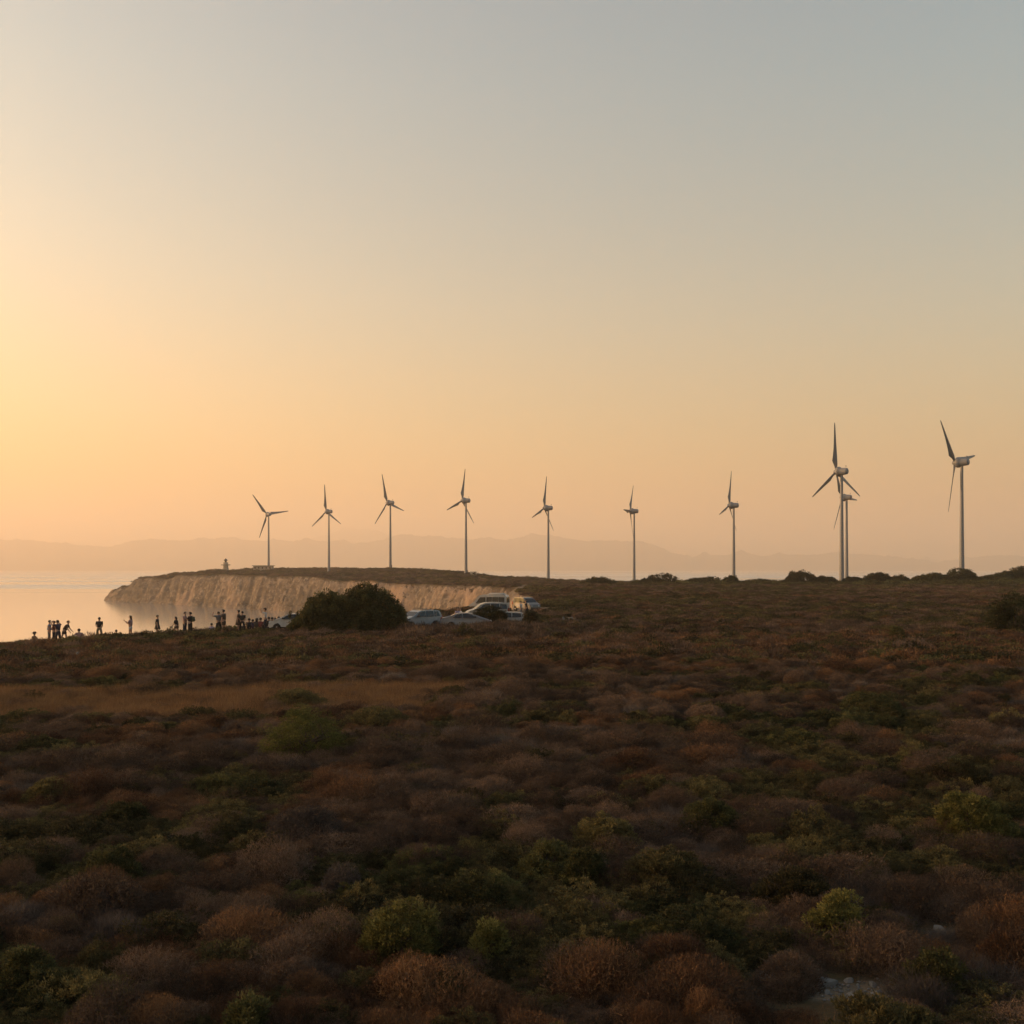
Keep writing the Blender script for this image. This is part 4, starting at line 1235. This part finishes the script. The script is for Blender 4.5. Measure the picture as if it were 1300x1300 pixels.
def person(label, px, D, H, facing, pose, top, bottom, hair='short', sleeve=.6, leg=1.0, hat=False, dress=False, skirt=False, hairm=None, group=None, lift=0.0):
    """facing: degrees, 180 = to the left of the picture, 0 = right, 90 = away, -90 = towards us; leg: how much of the leg the cloth covers"""
    P = POSES[pose]; k = H * (1.15 if D < 101 else 1.04) / 1.72
    x, y = at(px, D); z = tz(x, y) - .02 + lift
    o = thing('person', label, 'person', (x, y, z), R(facing), group)
    wd_ = random.uniform(1.08, 1.26); o.scale = (k * wd_, k * wd_, k)
    hip = Vector((0, 0, P['hip'])); ln = P['lean']; ax = Vector((math.sin(ln), 0, math.cos(ln)))
    waist = hip + ax * .16; chest = hip + ax * .40; neck = hip + ax * .53
    chin = neck + Vector((.015 + .04 * ln, 0, .075)); hd = chin + Vector((.02, 0, .10)); crown = hd + Vector((0, 0, .085))
    pts = [hip, waist, chest, neck, chin, hd, crown]; E = [(0, 1), (1, 2), (2, 3), (3, 4), (4, 5), (5, 6)]
    rad = [(.125, .155), (.10, .135), (.115, .17), (.058, .062), (.062, .060), (.098, .082), (.065, .055)]
    sh, wr_, an = [], [], []
    segs = {}
    for s, (ua, fa), (th_, sn) in ((1, *[P['arms'][0]], P['legs'][0]), (-1, *[P['arms'][1]], P['legs'][1])):
        def dv(v): return Vector((v[0], v[1] * s, v[2])).normalized()
        b = len(pts)
        S = chest + ax * .07 + Vector((0, s * .175, 0)); El = S + dv(ua) * .285; Wr = El + dv(fa) * .245; Pm = Wr + dv(fa) * .075
        pts += [S, El, Wr, Pm]; rad += [.058, .042, .030, (.036, .022)]
        E += [(2, b), (b, b + 1), (b + 1, b + 2), (b + 2, b + 3)]
        segs['arm', s] = (S, El, Wr)
        # five fingers: unequal, a little curled, thumb leaving the side of the palm
        f = dv(fa); side = f.cross(Vector((0, 0, 1)) if abs(f.z) < .9 else Vector((1, 0, 0))).normalized(); dn = f.cross(side)
        for q, l in ((-.030, .062), (-.010, .078), (.010, .074), (.030, .056)):
            c = len(pts); p1 = Pm + side * q + f * (.02 + l * .5); p2 = p1 + (f * .8 + dn * .5).normalized() * l * .5
            pts += [p1, p2]; rad += [.0095, .008]; E += [(b + 3, c), (c, c + 1)]
        c = len(pts); p1 = Wr + f * .03 + side * .045; pts += [p1, p1 + (f * .8 + side * .4) * .045]; rad += [.012, .009]; E += [(b + 2, c), (c, c + 1)]
        b = len(pts)
        Hp = hip + Vector((0, s * .085, -.03)); Kn = Hp + dv(th_) * .42; An = Kn + dv(sn) * .42
        fz = Vector((1, 0, -.25 if P['hip'] > .5 else -.1)).normalized()
        if P['hip'] > .5: An.z = max(An.z, .075)
        Toe = An + Vector((.15, s * .02, -.035))
        pts += [Hp, Kn, An, Toe]; rad += [.088, .060, .042, (.045, .030)]
        E += [(0, b), (b, b + 1), (b + 1, b + 2), (b + 2, b + 3)]
        segs['leg', s] = (Hp, Kn, An, Toe)
    low = min(p.z for p in pts) - .035
    body = skin_mesh('body', pts, E, rad, SKIN)
    # face: nose, brow, eyes, mouth and ears pressed into the same mesh
    bm = bmesh.new(); bm.from_mesh(body)
    for (dx, dy, dz, sx, sy, sz) in ((.105, 0, .0, .022, .013, .020), (.088, 0, -.045, .012, .028, .007), (.090, .033, .018, .012, .014, .010), (.090, -.033, .018, .012, .014, .010), (.0, .084, 0, .022, .010, .032), (.0, -.084, 0, .022, .010, .032)):
        g = bmesh.ops.create_icosphere(bm, subdivisions=1, radius=1)
        for v in g['verts']:
            v.co = hd + Vector((dx + v.co.x * sx, dy + v.co.y * sy, dz + v.co.z * sz))
    bm.to_mesh(body); bm.free()
    bo = link('body', body, o)
    for v in body.vertices: pass
    # shirt
    def lerp(a, b, t): return a + (b - a) * t
    tp = [lerp(hip, waist, .1), waist, chest, lerp(chest, neck, .72)]; te = [(0, 1), (1, 2), (2, 3)]; tr_ = [(.145, .175), (.125, .158), (.135, .188), (.080, .10)]
    for s in (1, -1):
        S, El, Wr = segs['arm', s]; b = len(tp)
        end = lerp(S, El, min(1, sleeve * 1.4)) if sleeve <= .7 else lerp(El, Wr, .9)
        tp += [S] + ([El] if sleeve > .7 else []) + [end]
        tr_ += [.076] + ([.058] if sleeve > .7 else []) + [.058 if sleeve <= .7 else .044]
        te += [(2, b)] + [(b + i, b + i + 1) for i in range(len(tp) - b - 1)]
    link('shirt' if not dress else 'dress_top', skin_mesh('shirt', tp, te, tr_, cloth(top)), o)
    # legs
    if dress or skirt:
        m = MB(); rr = []
        zt = hip.z + .12; zl = hip.z - (.30 if leg < .6 else .62)
        for q in np.linspace(0, 1, 6):
            rr.append([(.02 + (.13 + .10 * q) * math.cos(a), (.165 + .12 * q) * math.sin(a), zt + (zl - zt) * q + .01 * math.sin(5 * a) * q) for a in np.linspace(0, 2 * math.pi, 18, endpoint=False)])
        m.rings(rr); m.build('skirt', cloth(bottom), o)
    else:
        bp = [hip + ax * .06, hip - ax * .02]; be = [(0, 1)]; br = [(.135, .165), (.135, .165)]
        for s in (1, -1):
            Hp, Kn, An, Toe = segs['leg', s]; b = len(bp)
            if leg > .6:
                bp += [Hp, Kn, lerp(Kn, An, .92)]; br += [.105, .082, .070]; be += [(1, b), (b, b + 1), (b + 1, b + 2)]
            else:
                bp += [Hp, lerp(Hp, Kn, max(.35, leg * 1.6))]; br += [.110, .095]; be += [(1, b), (b, b + 1)]
        link('trousers' if leg > .6 else 'shorts', skin_mesh('trousers', bp, be, br, cloth(bottom)), o)
    for s in (1, -1):
        Hp, Kn, An, Toe = segs['leg', s]
        m = MB(); rr = []
        d = (Toe - An); d.z = 0 if P['hip'] > .5 else d.z; d = d.normalized()
        for t, hw_, hh in ((-.07, .030, .05), (-.02, .042, .09), (.08, .046, .07), (.16, .046, .05), (.205, .028, .03)):
            c = Vector((An.x, An.y, max(An.z - .075, low + .0))) + d * t; sd_ = Vector((-d.y, d.x, 0)).normalized()
            rr.append([tuple(c + sd_ * hw_ * math.cos(a) + Vector((0, 0, hh * .5 + hh * .5 * math.sin(a)))) for a in np.linspace(0, 2 * math.pi, 8, endpoint=False)])
        m.rings(rr); m.build('shoe', SHOE, o)
    # hair / hat
    bm = bmesh.new(); bmesh.ops.create_uvsphere(bm, u_segments=14, v_segments=9, radius=1)
    dele = [v for v in bm.verts if v.co.z < -.55 or (v.co.x > .35 and v.co.z < .35)]
    bmesh.ops.delete(bm, geom=dele, context='VERTS')
    for v in bm.verts:
        v.co = hd + Vector((v.co.x * .118 - .012, v.co.y * .098, v.co.z * .118 + .022))
    if hair in ('long', 'bun'):
        g = bmesh.ops.create_icosphere(bm, subdivisions=2, radius=1)
        for v in g['verts']:
            v.co = (hd + Vector((-.085 - .03 * v.co.z + v.co.x * .05, v.co.y * .085, -.10 + v.co.z * .19))) if hair == 'long' else hd + Vector((-.10 + v.co.x * .055, v.co.y * .055, .07 + v.co.z * .055))
    me = bpy.data.meshes.new('hair'); bm.to_mesh(me); bm.free(); me.materials.append(hairm or HAIRD)
    me.polygons.foreach_set('use_smooth', np.ones(len(me.polygons), bool)); link('hair', me, o)
    if hat:
        m = MB(); m.lathe([(.05, .11), (.055, .19), (.07, .19), (.075, .115), (.15, .10), (.175, .06), (.18, .01)], 'z', 18, (hd.x - .005, hd.y, hd.z)); m.build('hat', cloth('brown'), o)
    CLEAR.append((x, y, .55)); CLEAR.append((x * .988, y - 1.1, .65)); CLEAR.append((x * .976, y - 2.2, .5))
    o['_'] = 0; del o['_']
    return o, segs, k


def world_pt(o, k, v):
    bpy.context.view_layer.update()
    return o.matrix_world @ v


def bag(label, name, cat, o, k, v, size, col, kind='bag'):
    p = world_pt(o, k, v)
    if kind == 'backpack':
        t = thing(name, label, cat, p, o.rotation_euler.z)
        m = MB(); m.box(-.20, -.02, -.15, .15, -.22, .22); m.build('pack', cloth(col), t, bevel=.05)
        m = MB(); m.box(-.26, -.203, -.10, .10, -.17, .02); m.build('pocket', cloth(col), t, bevel=.02)
        for s in (1, -1):
            m = MB(); m.box(-.02, .27, s * .10 - .02, s * .10 + .02, .16, .20); m.build('strap', cloth(col), t)
    elif kind == 'phone':
        t = thing(name, label, cat, p, o.rotation_euler.z)
        m = MB(); m.box(-.008, .008, -.038, .038, -.02, .13); m.build('case', PLASTIC, t, bevel=.004)
        m = MB(); m.box(-.0105, -.0082, -.033, .033, -.014, .124); m.build('screen', DARKGLASS, t, smooth=False)
    else:
        t = thing(name, label, cat, p, o.rotation_euler.z)
        w_, h_ = size
        m = MB(); m.box(-w_ / 2, w_ / 2, -.06, .06, -.25 - h_, -.25); m.build('pouch', cloth(col), t, bevel=.03)
        for s in (1, -1):
            V = []; Fq = []
            tube(V, Fq, (s * w_ * .3, 0, -.26), (s * .02, 0, .02), .010, .010, 5)
            link('handle', mesh_np('handle', np.array(V), np.array(Fq), cloth(col)), t)
    return t


G1 = 'people watching the sunset along the cliff edge'
G2 = 'people seated on the ground left of the white car'
person('seated person in a sun hat, farthest left of all the people', 42, 96.0, 1.70, 0, 'sit', 'brown', 'brown', hat=True, group=G1)
person('person in a pale blue top, outermost left of the leftmost tight group', 62.5, 97.0, 1.72, 20, 'stand', 'blue', 'grey', group=G1)
person('person in dark red, middle of the leftmost tight group, arms held forward', 68.5, 96.5, 1.66, 200, 'phone', 'red', 'navy', group=G1)
person('broad person in dark purple clothes, right side of the leftmost tight group', 73.5, 95.8, 1.70, 160, 'brow', 'purple', 'navy', group=G1)
a_, s_, k_ = person('bare-legged person bending forward to the right, just right of the leftmost tight group', 81.5, 96.3, 1.68, 10, 'lean', 'brown', 'brown', leg=.4, group=G1)
person('person in pale top sitting with one arm propped, right of the bending person', 101, 96.6, 1.72, 95, 'sitback', 'pink', 'jeans', hair='bun', group=G1)
person('person in a black shirt and khaki trousers standing alone, seen from behind', 126, 97.0, 1.70, 92, 'behind', 'black', 'khaki', group=G1)
person('person sitting low in the scrub, just left of the woman with the phone', 147, 99.0, 1.60, 90, 'sit', 'brown', 'brown', group=G1)
a_, s_, k_ = person('long-haired woman in white shorts holding a phone up to the left', 165.5, 97.0, 1.72, 178, 'phone', 'pink', 'white', hair='long', leg=.35, hairm=HAIRB, group=G1)
bag('phone held up by the long-haired woman in white shorts', 'phone', 'phone', a_, k_, s_['arm', 1][2] + Vector((.10, 0, .06)), None, None, 'phone')
person('woman in a dark flared skirt standing alone, facing right', 199.5, 97.5, 1.62, 10, 'stand', 'black', 'black', skirt=True, leg=.4, hair='bun', group=G1)
a_, s_, k_ = person('small long-haired woman in dark clothes with a shoulder bag, facing left', 224, 97.5, 1.45, 176, 'walk', 'black', 'brown', hair='long', leg=.4, group=G1)
bag('pale bag carried by the small long-haired woman', 'shoulder_bag', 'bag', a_, k_, s_['arm', 1][2] + Vector((.05, .08, .27)), (.26, .22), 'beige')
person('slim person in pale top and dark trousers, left of the pair facing each other', 234.5, 98.0, 1.76, 0, 'stand', 'pink', 'navy', group=G1)
a_, s_, k_ = person('person in dark clothes wearing a backpack, right of the pair facing each other', 241.5, 98.0, 1.72, 170, 'phone', 'black', 'black', group=G1)
bag('dark backpack on the person right of the pair facing each other', 'backpack', 'backpack', a_, k_, Vector((-.13, 0, 1.20)), None, 'green', 'backpack')
person('child in a lilac top sitting on the ground beside the couple with raised arms', 268, 97.5, 1.45, 80, 'sit', 'lilac', 'white', group=G1)
person('person in grey shading the eyes with both hands, left one of the close couple', 277.5, 98.0, 1.66, 150, 'brow', 'grey', 'black', group=G1)
a_, s_, k_ = person('tall person in brown top and knee-length shorts, right one of the close couple', 284, 98.0, 1.80, 175, 'stand', 'brown', 'brown', leg=.5, group=G1)
bag('white carrier bag standing at the feet of the close couple', 'carrier_bag', 'bag', a_, k_, Vector((.45, .1, .62)), (.30, .30), 'white')
a_, s_, k_ = person('person in brown with a handbag, left of the two standing beside the seated row', 303, 97.5, 1.70, 185, 'stand', 'brown', 'brown', skirt=True, leg=.4, hair='bun', group=G1)
bag('brown handbag hanging from the left of the two standing beside the seated row', 'handbag', 'bag', a_, k_, s_['arm', 1][2] + Vector((0, .03, .15)), (.30, .24), 'brown')
person('person in black with dark trousers, right of the two standing beside the seated row', 307.5, 97.3, 1.60, 95, 'behind', 'black', 'black', group=G1)
for px, H, f, tc, bc, hr, lb in [
    (315.5, 1.74, 80, 'black', 'black', 'short', 'tallest of the seated people, in black, at the left end of the seated row'),
    (320.8, 1.55, 100, 'purple', 'navy', 'short', 'seated person in dark purple, second in the seated row'),
    (325.6, 1.68, 95, 'brown', 'brown', 'long', 'seated long-haired person in brown, third in the seated row'),
    (330.3, 1.68, 85, 'red', 'brown', 'short', 'seated person in dark red, fourth in the seated row'),
    (341.2, 1.70, 100, 'black', 'navy', 'short', 'seated person in black, right after the standing one with a raised arm'),
    (345.0, 1.62, 90, 'green', 'black', 'short', 'seated person in dark green, left of the gap before the white car'),
    (349.6, 1.52, 110, 'navy', 'navy', 'short', 'seated person in navy, lowest of those next to the white car'),
    (353.2, 1.68, 80, 'brown', 'black', 'short', 'seated person in brown, nearest to the white car')]:
    person(lb, px, 98.2, H, f, 'sit', tc, bc, hair=hr, group=G2, lift=.08)
person('person in a white top with one arm raised, standing among the seated row', 337, 98.4, 1.68, 182, 'raise', 'white', 'navy', hat=True, group=G1)
# farther visitors by the vehicles
G3 = 'visitors among the parked vehicles'
person('person sitting on the far edge, leftmost of the three small figures behind the cars', 546, 132, 1.72, 110, 'sit', 'black', 'black', group=G3, lift=.25)
person('person crouching low on the far edge, middle of the three small figures behind the cars', 558, 134, 1.66, 90, 'sit', 'brown', 'brown', group=G3, lift=.15)
person('dark figure standing on the far edge, tallest of the three small figures behind the cars', 568, 134, 1.70, 90, 'stand', 'black', 'black', group=G3)
person('person in a lilac top beyond the silver saloon car, on its left', 581, 106, 1.66, -60, 'stand', 'lilac', 'white', group=G3)
person('person in a pale top beyond the silver saloon car, on its right', 585, 107, 1.60, 200, 'stand', 'white', 'lilac', group=G3)
person('person in pale clothes standing at the back of the minibus', 661, 123, 1.70, -20, 'stand', 'white', 'grey', group=G3)
person('person in dark clothes standing between the minibus and the far van', 668, 124, 1.74, 170, 'stand', 'black', 'black', group=G3)
build_cover()
